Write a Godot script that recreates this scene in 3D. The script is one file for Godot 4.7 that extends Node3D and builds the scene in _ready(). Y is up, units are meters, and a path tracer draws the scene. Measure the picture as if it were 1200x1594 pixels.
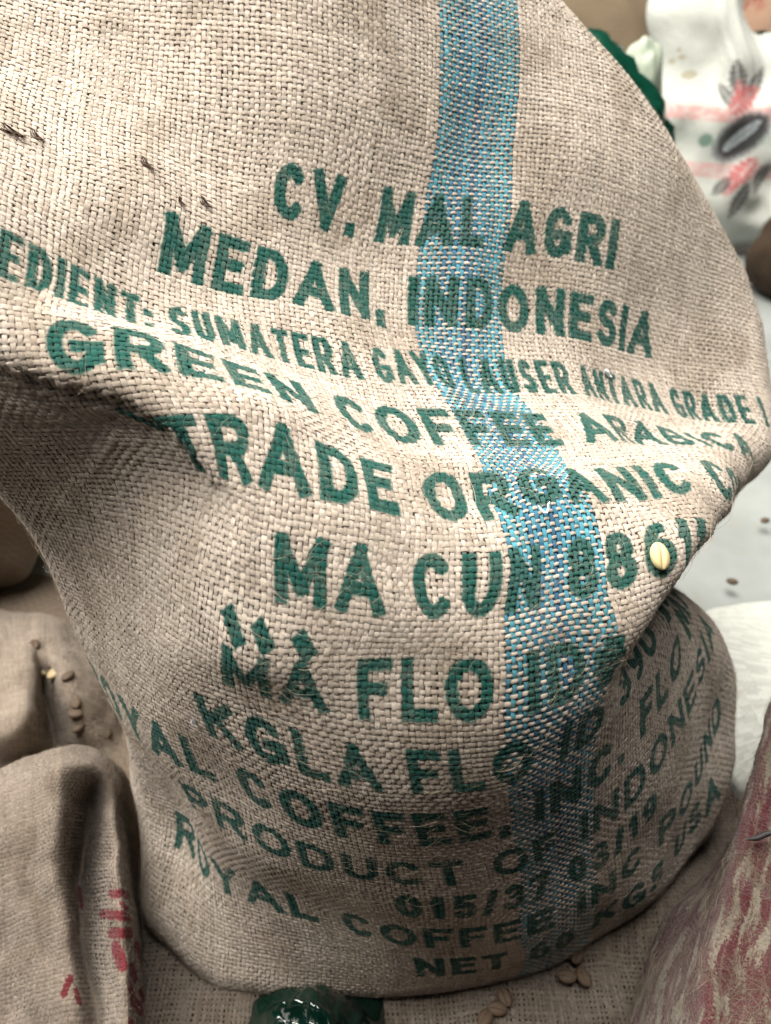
extends Node3D
# A printed jute coffee sack on a cloth-covered floor, seen from above at arm's length. Lengths in the tables are centimetres:
# x to the right, f forward from the eye, h above the floor; pt() turns them into metres.

const EYE := 41.0
const YARN_U := 0.208          # spacing of the upright yarns, cm of cloth
const YARN_V := 0.228          # spacing of the cross yarns
const STRIPE := 4.3            # width of the blue stripe
const STEP := 0.25             # spacing of the cloth table
const INK_U := -29.0
const INK_V := -33.5
const INK_W := 67.0            # cm of cloth across the print
const INK_PX := 2048

var knots_u := PackedFloat32Array([-30, -25, -21, -18, -15, -12, -9, -6, -3, 0, 2.5, 5, 7.5, 10, 12, 14, 16.5, 19.5, 23, 28])
var knots_v := PackedFloat32Array([-33, -28, -24, -20, -17, -14, -11.5, -9, -7, -5.3, -3.8, -2.3, -0.8, 0.7, 2.2, 4, 6, 8.5, 12, 16, 20, 24, 28, 32])
var shape_grid := PackedInt32Array([-2658, 4060, 4893, -2612, 3618, 4659, -2575, 3269, 4464, -2549, 2937, 4243, -2542, 2719, 4040, -2536, 2554, 3790, -2520, 2471, 3552, -2487, 2435, 3306, -2452, 2435, 3111, -2417, 2450, 2949, -2385, 2472, 2807, -2353, 2500, 2667, -2321, 2533, 2528, -2290, 2568, 2389, -2260, 2603, 2249, -2225, 2647, 2081, -2187, 2690, 1892, -2141, 2730, 1653, -2086, 2743, 1310, -2047, 2690, 921, -2046, 2566, 546, -2095, 2380, 199, -2180, 2149, -116, -2279, 1895, -412, -2167, 4142, 4795, -2150, 3741, 4498, -2125, 3409, 4287, -2086, 3068, 4111, -2059, 2816, 3974, -2045, 2586, 3794, -2035, 2434, 3595, -2012, 2339, 3363, -1982, 2305, 3169, -1947, 2305, 3007, -1913, 2322, 2867, -1879, 2352, 2730, -1844, 2389, 2596, -1811, 2430, 2462, -1780, 2471, 2326, -1744, 2517, 2161, -1707, 2557, 1972, -1667, 2582, 1730, -1621, 2568, 1383, -1599, 2482, 993, -1614, 2335, 622, -1669, 2141, 277, -1753, 1912, -44, -1843, 1669, -352, -1768, 4176, 4738, -1770, 3818, 4388, -1760, 3506, 4149, -1726, 3170, 3962, -1686, 2912, 3849, -1651, 2659, 3730, -1637, 2464, 3593, -1630, 2306, 3399, -1610, 2231, 3214, -1574, 2209, 3054, -1538, 2214, 2916, -1499, 2238, 2783, -1462, 2274, 2654, -1428, 2314, 2524, -1398, 2349, 2389, -1370, 2376, 2220, -1351, 2382, 2023, -1341, 2371, 1779, -1294, 2351, 1432, -1236, 2314, 1041, -1232, 2190, 664, -1316, 1965, 323, -1403, 1737, -4, -1472, 1528, -339, -1467, 4177, 4717, -1478, 3853, 4332, -1478, 3563, 4061, -1457, 3239, 3849, -1421, 2982, 3725, -1375, 2727, 3620, -1342, 2526, 3529, -1332, 2341, 3396, -1337, 2213, 3235, -1309, 2150, 3073, -1260, 2142, 2943, -1212, 2162, 2820, -1172, 2191, 2698, -1141, 2218, 2568, -1119, 2231, 2427, -1107, 2228, 2249, -1110, 2207, 2051, -1121, 2165, 1802, -1100, 2118, 1451, -1005, 2137, 1074, -943, 2081, 695, -1043, 1854, 346, -1132, 1619, 3, -1175, 1474, -355, -1171, 4165, 4715, -1184, 3869, 4305, -1190, 3604, 4001, -1182, 3299, 3754, -1154, 3050, 3618, -1116, 2796, 3486, -1092, 2586, 3380, -1067, 2384, 3252, -1056, 2246, 3196, -1022, 2149, 3075, -975, 2101, 2949, -915, 2107, 2853, -875, 2114, 2741, -859, 2105, 2605, -862, 2082, 2460, -881, 2047, 2283, -904, 2009, 2091, -908, 1967, 1848, -890, 1922, 1502, -830, 1923, 1116, -789, 1880, 733, -794, 1731, 360, -838, 1560, -4, -876, 1467, -378, -878, 4159, 4718, -893, 3876, 4299, -899, 3631, 3974, -900, 3351, 3687, -886, 3118, 3525, -851, 2877, 3378, -860, 2658, 3209, -831, 2451, 3106, -769, 2319, 3112, -736, 2202, 3061, -678, 2125, 2971, -617, 2076, 2870, -581, 2031, 2751, -610, 1969, 2619, -645, 1910, 2481, -673, 1855, 2313, -713, 1822, 2138, -676, 1787, 1886, -620, 1774, 1542, -599, 1745, 1144, -543, 1750, 765, -511, 1667, 374, -543, 1555, -13, -579, 1499, -401, -583, 4176, 4708, -601, 3893, 4293, -611, 3657, 3963, -614, 3397, 3647, -626, 3181, 3420, -612, 2954, 3246, -627, 2745, 3086, -575, 2545, 3008, -510, 2385, 2979, -445, 2260, 2964, -399, 2163, 2949, -386, 2045, 2850, -382, 1944, 2737, -396, 1860, 2617, -400, 1787, 2485, -428, 1694, 2297, -431, 1690, 2136, -399, 1646, 1888, -354, 1625, 1543, -316, 1626, 1150, -255, 1663, 771, -227, 1626, 373, -256, 1568, -27, -286, 1554, -423, -289, 4222, 4667, -307, 3935, 4259, -317, 3699, 3931, -323, 3453, 3613, -344, 3259, 3363, -366, 3041, 3139, -373, 2839, 3000, -332, 2622, 2893, -269, 2453, 2859, -205, 2308, 2835, -172, 2180, 2808, -135, 2055, 2762, -117, 1938, 2685, -131, 1833, 2583, -136, 1747, 2466, -169, 1666, 2309, -166, 1607, 2124, -124, 1554, 1878, -70, 1543, 1540, -40, 1563, 1150, 16, 1587, 755, 54, 1594, 358, 28, 1601, -41, 4, 1630, -438, -11, 4299, 4593, -30, 4008, 4184, -35, 3766, 3865, -45, 3523, 3534, -89, 3337, 3276, -135, 3126, 3052, -123, 2924, 2913, -68, 2701, 2796, -26, 2521, 2746, 35, 2364, 2707, 76, 2233, 2690, 84, 2108, 2668, 113, 1975, 2604, 104, 1861, 2524, 118, 1759, 2421, 90, 1689, 2302, 94, 1590, 2111, 125, 1533, 1870, 188, 1535, 1534, 264, 1547, 1139, 294, 1572, 740, 348, 1606, 345, 311, 1642, -55, 290, 1727, -444, 246, 4402, 4499, 221, 4106, 4089, 225, 3855, 3783, 208, 3612, 3456, 155, 3423, 3210, 124, 3210, 2997, 116, 3011, 2839, 174, 2794, 2731, 246, 2613, 2676, 298, 2452, 2638, 326, 2321, 2632, 346, 2172, 2583, 378, 2047, 2553, 397, 1920, 2481, 374, 1817, 2388, 378, 1721, 2269, 377, 1621, 2090, 399, 1575, 1857, 447, 1591, 1523, 524, 1607, 1129, 557, 1614, 724, 632, 1656, 336, 593, 1700, -66, 575, 1823, -444, 449, 4505, 4414, 437, 4193, 4020, 444, 3936, 3724, 402, 3691, 3393, 393, 3493, 3185, 367, 3281, 2967, 355, 3084, 2793, 370, 2866, 2656, 465, 2691, 2622, 508, 2532, 2589, 531, 2396, 2575, 563, 2277, 2591, 581, 2137, 2540, 587, 2000, 2456, 584, 1890, 2369, 598, 1792, 2263, 613, 1699, 2090, 614, 1673, 1858, 652, 1680, 1516, 722, 1701, 1127, 792, 1696, 728, 839, 1728, 333, 830, 1763, -67, 809, 1903, -438, 658, 4610, 4330, 662, 4279, 3957, 673, 4011, 3671, 649, 3755, 3370, 624, 3561, 3149, 574, 3358, 2910, 569, 3165, 2743, 603, 2950, 2621, 668, 2769, 2571, 720, 2612, 2547, 735, 2477, 2530, 765, 2346, 2529, 792, 2212, 2502, 810, 2077, 2438, 814, 1969, 2365, 837, 1860, 2246, 798, 1820, 2083, 812, 1820, 1871, 854, 1813, 1527, 915, 1803, 1124, 1003, 1808, 738, 1054, 1842, 356, 1053, 1867, -48, 1047, 1981, -427, 871, 4713, 4245, 892, 4361, 3895, 907, 4082, 3618, 903, 3813, 3337, 856, 3628, 3095, 814, 3432, 2860, 797, 3248, 2689, 834, 3034, 2567, 881, 2858, 2527, 926, 2701, 2511, 951, 2562, 2491, 986, 2430, 2489, 1010, 2296, 2465, 1045, 2175, 2435, 1045, 2074, 2359, 960, 2024, 2230, 859, 2033, 2082, 954, 2011, 1889, 1031, 1988, 1555, 1115, 1951, 1152, 1202, 1970, 776, 1273, 1940, 375, 1274, 1981, -20, 1281, 2067, -405, 1087, 4812, 4158, 1119, 4444, 3825, 1139, 4156, 3554, 1132, 3883, 3263, 1096, 3695, 3026, 1044, 3508, 2784, 1016, 3331, 2605, 1017, 3126, 2474, 1063, 2951, 2446, 1066, 2801, 2426, 1150, 2662, 2448, 1206, 2526, 2454, 1221, 2398, 2420, 1219, 2279, 2351, 1112, 2245, 2280, 959, 2278, 2218, 927, 2243, 2060, 1078, 2200, 1887, 1177, 2172, 1570, 1286, 2141, 1186, 1388, 2122, 801, 1442, 2107, 408, 1503, 2084, 10, 1501, 2176, -373, 1259, 4890, 4087, 1295, 4516, 3761, 1313, 4224, 3490, 1301, 3952, 3195, 1264, 3764, 2955, 1206, 3579, 2711, 1166, 3407, 2533, 1184, 3197, 2409, 1218, 3019, 2375, 1237, 2875, 2381, 1312, 2737, 2403, 1370, 2595, 2389, 1358, 2467, 2318, 1235, 2418, 2247, 1111, 2449, 2251, 963, 2471, 2184, 968, 2418, 2028, 1174, 2375, 1902, 1284, 2327, 1578, 1409, 2302, 1210, 1506, 2275, 825, 1575, 2247, 435, 1667, 2197, 42, 1680, 2260, -348, 1429, 4969, 4016, 1465, 4592, 3691, 1480, 4301, 3418, 1465, 4029, 3122, 1427, 3840, 2886, 1371, 3653, 2648, 1329, 3477, 2466, 1353, 3261, 2342, 1385, 3079, 2304, 1427, 2939, 2333, 1475, 2803, 2329, 1471, 2667, 2260, 1371, 2597, 2192, 1235, 2609, 2191, 1116, 2650, 2214, 966, 2663, 2140, 968, 2602, 1978, 1153, 2561, 1847, 1379, 2511, 1601, 1515, 2475, 1236, 1610, 2447, 849, 1726, 2376, 463, 1820, 2323, 72, 1854, 2352, -322, 1638, 5069, 3924, 1670, 4695, 3595, 1681, 4405, 3319, 1666, 4131, 3026, 1634, 3933, 2796, 1591, 3731, 2568, 1569, 3542, 2395, 1560, 3333, 2258, 1609, 3169, 2259, 1641, 3020, 2242, 1617, 2891, 2166, 1509, 2817, 2089, 1371, 2817, 2082, 1251, 2855, 2128, 1125, 2894, 2149, 978, 2897, 2066, 961, 2834, 1896, 1122, 2778, 1739, 1429, 2751, 1577, 1656, 2685, 1252, 1733, 2657, 864, 1881, 2567, 486, 1987, 2506, 99, 2064, 2485, -293, 1885, 5193, 3807, 1907, 4825, 3470, 1914, 4538, 3191, 1902, 4258, 2903, 1884, 4045, 2687, 1865, 3822, 2479, 1856, 3621, 2324, 1877, 3406, 2212, 1878, 3238, 2126, 1792, 3134, 2032, 1669, 3085, 1970, 1526, 3082, 1960, 1400, 3110, 2001, 1280, 3150, 2053, 1147, 3183, 2061, 1003, 3177, 1970, 975, 3115, 1797, 1116, 3049, 1622, 1426, 3024, 1471, 1741, 2967, 1224, 1924, 2889, 872, 2033, 2816, 487, 2164, 2743, 113, 2286, 2682, -265, 2166, 5343, 3662, 2177, 4983, 3315, 2180, 4697, 3034, 2173, 4410, 2751, 2168, 4186, 2546, 2169, 3949, 2356, 2166, 3744, 2204, 2123, 3552, 2041, 2014, 3439, 1913, 1861, 3401, 1851, 1717, 3404, 1849, 1581, 3426, 1885, 1453, 3458, 1932, 1321, 3492, 1967, 1183, 3516, 1956, 1042, 3505, 1858, 1001, 3446, 1684, 1110, 3373, 1487, 1393, 3324, 1297, 1744, 3291, 1106, 2017, 3214, 823, 2188, 3124, 469, 2341, 3041, 109, 2503, 2953, -246, 2561, 5562, 3448, 2558, 5212, 3090, 2557, 4927, 2805, 2553, 4634, 2524, 2543, 4413, 2313, 2509, 4195, 2098, 2432, 4030, 1915, 2268, 3912, 1757, 2079, 3874, 1695, 1912, 3879, 1709, 1777, 3898, 1753, 1647, 3925, 1804, 1512, 3954, 1841, 1372, 3979, 1848, 1234, 3991, 1810, 1101, 3974, 1699, 1048, 3919, 1524, 1115, 3842, 1307, 1351, 3766, 1068, 1701, 3732, 877, 2046, 3687, 674, 2335, 3595, 404, 2567, 3484, 93, 2776, 3370, -231])
# the cloth being woven: a table of points, normals and the two yarn directions, every STEP of cloth
var U0 := -28.0
var V0 := -33.0
var NU := 221
var NV := 265
var print_at := Rect2(-29.0, -33.5, 67.0, 67.0)   # the part of the cloth that its print covers
var striped := true
var cloth_p := PackedVector3Array()
var cloth_n := PackedVector3Array()
var cloth_u := PackedVector3Array()
var cloth_v := PackedVector3Array()
var seen := PackedByteArray()
var pattern_edge := PackedVector2Array()
var rng := RandomNumberGenerator.new()
var noise := FastNoiseLite.new()
var ink_map: ImageTexture
var names := {}


func _ready() -> void:
	rng.seed = 7
	noise.seed = 11
	noise.frequency = 1.0
	noise.fractal_octaves = 2
	# camera
	var cam := Camera3D.new()
	cam.name = "camera"
	var lens := CameraAttributesPhysical.new()
	lens.frustum_focal_length = 18.06
	lens.frustum_focus_distance = 0.275
	lens.frustum_near = 0.02
	lens.frustum_far = 60.0
	lens.exposure_aperture = 7.2
	cam.attributes = lens
	cam.fov = 67.2
	cam.near = 0.02
	cam.far = 60.0
	cam.position = Vector3(0, EYE * 0.01, 0)
	cam.rotation_degrees = Vector3(-36, 0, 0)
	add_child(cam)
	# light: a wide pale lamp panel overhead, dim air all round
	var env := Environment.new()
	env.background_mode = Environment.BG_COLOR
	env.background_color = Color(0.17, 0.175, 0.185)
	env.tonemap_mode = Environment.TONE_MAPPER_LINEAR
	env.tonemap_exposure = 1.0
	env.sdfgi_enabled = true
	env.ssao_enabled = true
	env.ssil_enabled = true
	var we := WorldEnvironment.new()
	we.name = "air"
	we.environment = env
	add_child(we)
	lamp("ceiling_lamp", Vector3(-0.55, 1.75, -0.62), Vector3(-0.15, 0.2, -0.4), Vector2(2.4, 1.6), 22.5, Color(1.0, 0.975, 0.94))
	# cloth table of the big sack, its print and the shared textures
	table()
	ink_map = print_ink()
	make_textures()
	var sack := keep_cloth()
	big_sack()
	setting()
	back_objects()
	left_objects()
	right_objects()
	take_cloth(sack)
	small_things()


func lamp(called: String, at: Vector3, to: Vector3, size: Vector2, energy: float, c: Color) -> void:
	var l := AreaLight3D.new()
	l.name = called
	l.area_size = size
	l.light_energy = energy
	l.light_color = c
	l.area_range = 12.0
	l.shadow_enabled = true
	add_child(l)
	l.look_at_from_position(at, to, Vector3(0, 0, -1))


# ---------------------------------------------------------------- helpers
func pt(x: float, f: float, h: float) -> Vector3:
	return Vector3(x, h, -f) * 0.01


func tag(o: Node, label: String, category: String, group := "") -> void:
	o.set_meta("label", label)
	o.set_meta("category", category)
	if group:
		o.set_meta("group", group)


func numbered(called: String) -> String:
	names[called] = names.get(called, -1) + 1
	return called if names[called] == 0 else "%s_%03d" % [called, names[called]]


func obj(called: String, mesh: Mesh, mat: Material, parent: Node = null, kind := "") -> MeshInstance3D:
	var o := MeshInstance3D.new()
	o.name = numbered(called) if parent == null else called
	o.mesh = mesh
	o.material_override = mat
	if kind:
		o.set_meta("kind", kind)
	(parent if parent else self).add_child(o, true)
	return o


func thing(called: String, label: String, category: String, at := Vector3.ZERO, group := "") -> Node3D:
	var o := Node3D.new()
	o.name = numbered(called)
	o.position = at
	add_child(o, true)
	tag(o, label, category, group)
	return o


func pack(p: PackedVector3Array, n: PackedVector3Array, idx: PackedInt32Array, uv := PackedVector2Array(), uv2 := PackedVector2Array(), col := PackedColorArray()) -> ArrayMesh:
	var a := []
	a.resize(Mesh.ARRAY_MAX)
	a[Mesh.ARRAY_VERTEX] = p
	a[Mesh.ARRAY_NORMAL] = n
	a[Mesh.ARRAY_INDEX] = idx
	if uv.size():
		a[Mesh.ARRAY_TEX_UV] = uv
	if uv2.size():
		a[Mesh.ARRAY_TEX_UV2] = uv2
	if col.size():
		a[Mesh.ARRAY_COLOR] = col
	var m := ArrayMesh.new()
	m.add_surface_from_arrays(Mesh.PRIMITIVE_TRIANGLES, a)
	return m


# A grid of points as a smooth sheet. Normals point to the side of «up»-most; flip turns them over.
func grid_mesh(p: PackedVector3Array, w: int, h: int, uv: PackedVector2Array, uv2 := PackedVector2Array(), flip := false, wrap := false, col := PackedColorArray()) -> ArrayMesh:
	var n := PackedVector3Array()
	n.resize(p.size())
	var idx := PackedInt32Array()
	for j in h:
		for i in w:
			var i0 := maxi(i - 1, 0)
			var i1 := mini(i + 1, w - 1)
			if wrap and i == 0:
				i0 = w - 2
			if wrap and i == w - 1:
				i1 = 1
			var a := p[j * w + i1] - p[j * w + i0]
			var b := p[mini(j + 1, h - 1) * w + i] - p[maxi(j - 1, 0) * w + i]
			var c := a.cross(b)
			if c.length_squared() < 1e-18:
				c = Vector3.UP
			n[j * w + i] = (-c if flip else c).normalized()
	for j in h - 1:
		for i in w - 1:
			var a := j * w + i
			if flip:
				idx.append_array(PackedInt32Array([a, a + 1, a + w, a + 1, a + w + 1, a + w]))
			else:
				idx.append_array(PackedInt32Array([a, a + w, a + 1, a + 1, a + w, a + w + 1]))
	return pack(p, n, idx, uv, uv2, col)


func cr(a: Vector3, b: Vector3, c: Vector3, d: Vector3, t: float) -> Vector3:
	return 0.5 * (2.0 * b + (c - a) * t + (2.0 * a - 5.0 * b + 4.0 * c - d) * t * t + (3.0 * b - a - 3.0 * c + d) * t * t * t)


# A cloth laid through rows of points (x, f, h), with fine creases of its own.
func draped(rows: Array, sub: int, tile: float, crease := 0.0, freq := 0.5, flip := false, turn := 0.0) -> ArrayMesh:
	var nr := rows.size()
	var nc: int = rows[0].size()
	var w := (nc - 1) * sub + 1
	var h := (nr - 1) * sub + 1
	var mid := PackedVector3Array()
	var p := PackedVector3Array()
	var uv := PackedVector2Array()
	var uv2 := PackedVector2Array()
	for y in h:
		var j := mini(y / sub, nr - 2)
		var t := float(y - j * sub) / sub
		var line := PackedVector3Array()
		for c in nc:
			line.append(cr(rows[maxi(j - 1, 0)][c], rows[j][c], rows[j + 1][c], rows[mini(j + 2, nr - 1)][c], t))
		for x in w:
			var i := mini(x / sub, nc - 2)
			var q := cr(line[maxi(i - 1, 0)], line[i], line[i + 1], line[mini(i + 2, nc - 1)], float(x - i * sub) / sub)
			q.z += crease * noise.get_noise_3d(q.x * freq, q.y * freq, q.z * freq + 40.0)
			q.x += crease * 0.6 * noise.get_noise_3d(q.x * freq, q.y * freq + 70.0, q.z * freq)
			p.append(pt(q.x, q.y, q.z))
			uv2.append(Vector2(float(x) / (w - 1), float(y) / (h - 1)))
	# lengths of the middle row and column set the size of the weave
	var long_u := 0.0
	var long_v := 0.0
	for x in range(1, w):
		long_u += p[(h / 2) * w + x].distance_to(p[(h / 2) * w + x - 1]) * 100.0
	for y in range(1, h):
		long_v += p[y * w + w / 8].distance_to(p[(y - 1) * w + w / 8]) * 100.0
	for q in uv2:
		uv.append(Vector2(q.x * long_u / tile + 0.02 * noise.get_noise_2d(q.x * 9.0, q.y * 9.0), q.y * long_v / tile + 0.02 * noise.get_noise_2d(q.x * 9.0 + 50.0, q.y * 9.0)).rotated(turn))
	return grid_mesh(p, w, h, uv, uv2, flip)


# A thin round strand through points, tapering to both ends.
func strand(path: PackedVector3Array, r: float, sides := 3, taper := true) -> ArrayMesh:
	var p := PackedVector3Array()
	var n := PackedVector3Array()
	var idx := PackedInt32Array()
	for k in path.size():
		var d := (path[mini(k + 1, path.size() - 1)] - path[maxi(k - 1, 0)]).normalized()
		var a := d.cross(Vector3(0.3, 0.9, 0.2)).normalized()
		var b := d.cross(a)
		var e := float(k) / (path.size() - 1)
		var rr := r * (1.0 - 0.75 * pow(absf(2.0 * e - 1.0), 3.0)) if taper else r
		for s in sides:
			var q := a * cos(TAU * s / sides) + b * sin(TAU * s / sides)
			p.append(path[k] + q * rr)
			n.append(q)
	for k in path.size() - 1:
		for s in sides:
			var i0 := k * sides + s
			var i1 := k * sides + (s + 1) % sides
			idx.append_array(PackedInt32Array([i0, i0 + sides, i1, i1, i0 + sides, i1 + sides]))
	return pack(p, n, idx)


# ---------------------------------------------------------------- the cloth of the big sack
func weights(k: PackedFloat32Array, x: float) -> Array:
	var n := k.size()
	var i := 0
	while i < n - 2 and x >= k[i + 1]:
		i += 1
	var h := k[i + 1] - k[i]
	var t := (x - k[i]) / h
	var w := PackedFloat32Array([0, 0, 0, 0])
	w[1] = 2 * t * t * t - 3 * t * t + 1
	w[2] = 3 * t * t - 2 * t * t * t
	var g := [h * (t * t * t - 2 * t * t + t), h * (t * t * t - t * t)]
	for e in 2:
		var c := i + e
		var s: int = e + 1
		if c == 0:
			w[s] -= g[e] / (k[1] - k[0])
			w[s + 1] += g[e] / (k[1] - k[0])
		elif c == n - 1:
			w[s - 1] -= g[e] / (k[n - 1] - k[n - 2])
			w[s] += g[e] / (k[n - 1] - k[n - 2])
		else:
			var a := k[c] - k[c - 1]
			var b := k[c + 1] - k[c]
			w[s - 1] -= g[e] * b / (a * (a + b))
			w[s] += g[e] * (b - a) / (a * b)
			w[s + 1] += g[e] * a / (b * (a + b))
	return [i, w]


func cloth_at(u: float, v: float) -> Vector3:
	var a := weights(knots_u, u)
	var b := weights(knots_v, v)
	var wu: PackedFloat32Array = a[1]
	var wv: PackedFloat32Array = b[1]
	var s := Vector3.ZERO
	for i in 4:
		var c: int = clampi(a[0] - 1 + i, 0, 19)
		if wu[i] == 0.0:
			continue
		for j in 4:
			if wv[j] == 0.0:
				continue
			var r: int = clampi(b[0] - 1 + j, 0, 23)
			var at := (c * 24 + r) * 3
			s += Vector3(shape_grid[at], shape_grid[at + 1], shape_grid[at + 2]) * (wu[i] * wv[j])
	return pt(s.x * 0.01, s.y * 0.01, s.z * 0.01)


# Past this outline of the cloth the sack turns round to its back and under its foot.
func rolled(u: float, v: float) -> Vector3:
	var q := Vector2(u, v)
	if Geometry2D.is_point_in_polygon(q, pattern_edge):
		return cloth_at(u, v)
	var foot := q
	var best := 1e9
	for i in pattern_edge.size():
		var c := Geometry2D.get_closest_point_to_segment(q, pattern_edge[i], pattern_edge[(i + 1) % pattern_edge.size()])
		if c.distance_squared_to(q) < best:
			best = c.distance_squared_to(q)
			foot = c
	var s := sqrt(best)
	if s < 0.01:
		return cloth_at(u, v)
	var dirn := (q - foot) / s
	if dirn.x > 0.7 and foot.y > -14.0:
		s = 3.4 * (1.0 - exp(-s / 3.4))
	elif dirn.y > 0.3 or foot.y > 0.0:
		s = 5.5 * (1.0 - exp(-s / 5.5))
	var d := dirn
	var o := cloth_at(foot.x, foot.y)
	var t := (cloth_at(foot.x + d.x * 0.2, foot.y + d.y * 0.2) - o) * 0.5 - (cloth_at(foot.x - d.x * 0.2, foot.y - d.y * 0.2) - o) * 0.5
	var side := cloth_at(foot.x - d.y * 0.2, foot.y + d.x * 0.2) - o
	t = t.normalized()
	var n := side.cross(t).normalized()
	var r := 2.6
	var a := minf(s / r, 2.0)
	var m := r * (sin(a) * t - (1.0 - cos(a)) * n)
	if s / r > 2.0:
		m += (s - 2.0 * r) * (cos(2.0) * t - sin(2.0) * n)
	return o + m * 0.01


# The deep fold at the left: below this line of the cloth the sack is tucked in under itself.
func fold_in() -> void:
	var line := PackedVector2Array()
	for e in [[-30.0, -7.6], [-18.0, -6.0], [-16.4, -5.4], [-14.8, -4.7], [-13.1, -4.1], [-12.5, -3.0], [-12.1, -1.7], [-11.5, -1.0], [-10.0, -0.6], [-8.0, -0.2]]:
		line.append(Vector2(e[0], e[1]))
	var moved := cloth_p.duplicate()
	for i in range(1, NU - 1):
		var u := U0 + i * STEP
		if u > -7.0:
			break
		for j in range(1, NV - 1):
			var v := V0 + j * STEP
			if v < -12.0 or v > 9.0:
				continue
			var q := Vector2(u, v)
			var best := 1e9
			var sign_at := 1.0
			var where := 0.0
			for e in line.size() - 1:
				var c := Geometry2D.get_closest_point_to_segment(q, line[e], line[e + 1])
				var d := c.distance_to(q)
				if d < best:
					best = d
					where = c.x
					sign_at = signf((line[e + 1] - line[e]).cross(q - line[e]))
			var k := i * NV + j
			var n := (cloth_p[k + 1] - cloth_p[k - 1]).cross(cloth_p[k + NV] - cloth_p[k - NV]).normalized()
			var much := 1.0 - smoothstep(-14.0, -8.6, where)
			var push := 0.0
			if sign_at > 0.0:
				push = -0.3 * smoothstep(0.0, 1.3, best) * (1.0 - smoothstep(1.3, 9.0, best))
			else:
				push = 0.35 * exp(-pow((best - 0.5) / 0.9, 2.0))
			moved[k] = cloth_p[k] + n * (push * much * 0.01)
	cloth_p = moved


func table() -> void:
	for e in [[-20.0, -40.0], [-20.4, 8.0], [-20.0, 19.0], [-18.4, 23.8], [-14.5, 25.4], [-5.0, 25.9], [6.0, 25.5], [13.5, 25.0], [17.2, 23.6], [18.8, 20.0], [20.0, -6.0], [20.6, -15.0], [19.6, -17.2], [13.4, -21.6], [5.4, -28.0], [0.5, -34.0], [-3.0, -40.0]]:
		pattern_edge.append(Vector2(e[0], e[1]))
	cloth_p.resize(NU * NV)
	for i in NU:
		for j in NV:
			cloth_p[i * NV + j] = rolled(U0 + i * STEP, V0 + j * STEP)
	fold_in()
	finish_cloth()


# A table for a cloth laid through rows of points (x, f, h), as draped() does it.
func lay_cloth(laid: Array, crease: float, freq: float, skirt := true) -> void:
	var rows := laid
	var extra := 0
	if skirt:
		# the cloth goes on past its outline, down to the floor
		extra = 2
		rows = []
		for r: Array in laid:
			var n := r.size() - 1
			rows.append([hang(r[0], r[1])] + r + [hang(r[n], r[n - 1])])
		var first := []
		var last := []
		var n := rows.size() - 1
		for c in rows[0].size():
			first.append(hang(rows[0][c], rows[1][c]))
			last.append(hang(rows[n][c], rows[n - 1][c]))
		rows.push_front(first)
		rows.push_back(last)
	var nr := rows.size()
	var nc: int = rows[0].size()
	var mid_u := 0.0
	var mid_v := 0.0
	var in_c := nc - extra
	var in_r := nr - extra
	for c in range(1, in_c):
		mid_u += laid[in_r / 2][c].distance_to(laid[in_r / 2][c - 1])
	for r in range(1, in_r):
		mid_v += laid[r][1].distance_to(laid[r - 1][1])
	mid_u *= float(nc - 1) / (in_c - 1)
	mid_v *= float(nr - 1) / (in_r - 1)
	U0 = 0.0
	V0 = 0.0
	NU = int(mid_u * 1.03 / STEP)
	NV = int(mid_v * 1.03 / STEP)
	var wide := (NU - 1) * STEP
	var tall := (NV - 1) * STEP
	print_at = Rect2(wide * (extra / 2) / (nc - 1), tall * (extra / 2) / (nr - 1), wide * (in_c - 1) / (nc - 1), tall * (in_r - 1) / (nr - 1))
	striped = false
	cloth_p = PackedVector3Array()
	for a in NU:
		var x := float(a) / (NU - 1) * (nc - 1)
		var i := mini(int(x), nc - 2)
		for b in NV:
			var y := float(b) / (NV - 1) * (nr - 1)
			var j := mini(int(y), nr - 2)
			var line := []
			for k in 4:
				var r: Array = rows[clampi(j - 1 + k, 0, nr - 1)]
				line.append(cr(r[maxi(i - 1, 0)], r[i], r[i + 1], r[mini(i + 2, nc - 1)], x - i))
			var q := cr(line[0], line[1], line[2], line[3], y - j)
			q.z += crease * noise.get_noise_3d(q.x * freq, q.y * freq, q.z * freq + 40.0)
			q.x += crease * 0.6 * noise.get_noise_3d(q.x * freq, q.y * freq + 70.0, q.z * freq)
			cloth_p.append(pt(q.x, q.y, q.z))
	finish_cloth()


func hang(p: Vector3, inner: Vector3) -> Vector3:
	var out := Vector2(p.x - inner.x, p.y - inner.y).normalized() * (0.6 + 0.12 * p.z)
	return Vector3(p.x + out.x, p.y + out.y, -0.2)


func keep_cloth() -> Array:
	return [cloth_p, cloth_n, cloth_u, cloth_v, seen, U0, V0, NU, NV]


func take_cloth(c: Array) -> void:
	cloth_p = c[0]
	cloth_n = c[1]
	cloth_u = c[2]
	cloth_v = c[3]
	seen = c[4]
	U0 = c[5]
	V0 = c[6]
	NU = c[7]
	NV = c[8]


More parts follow.
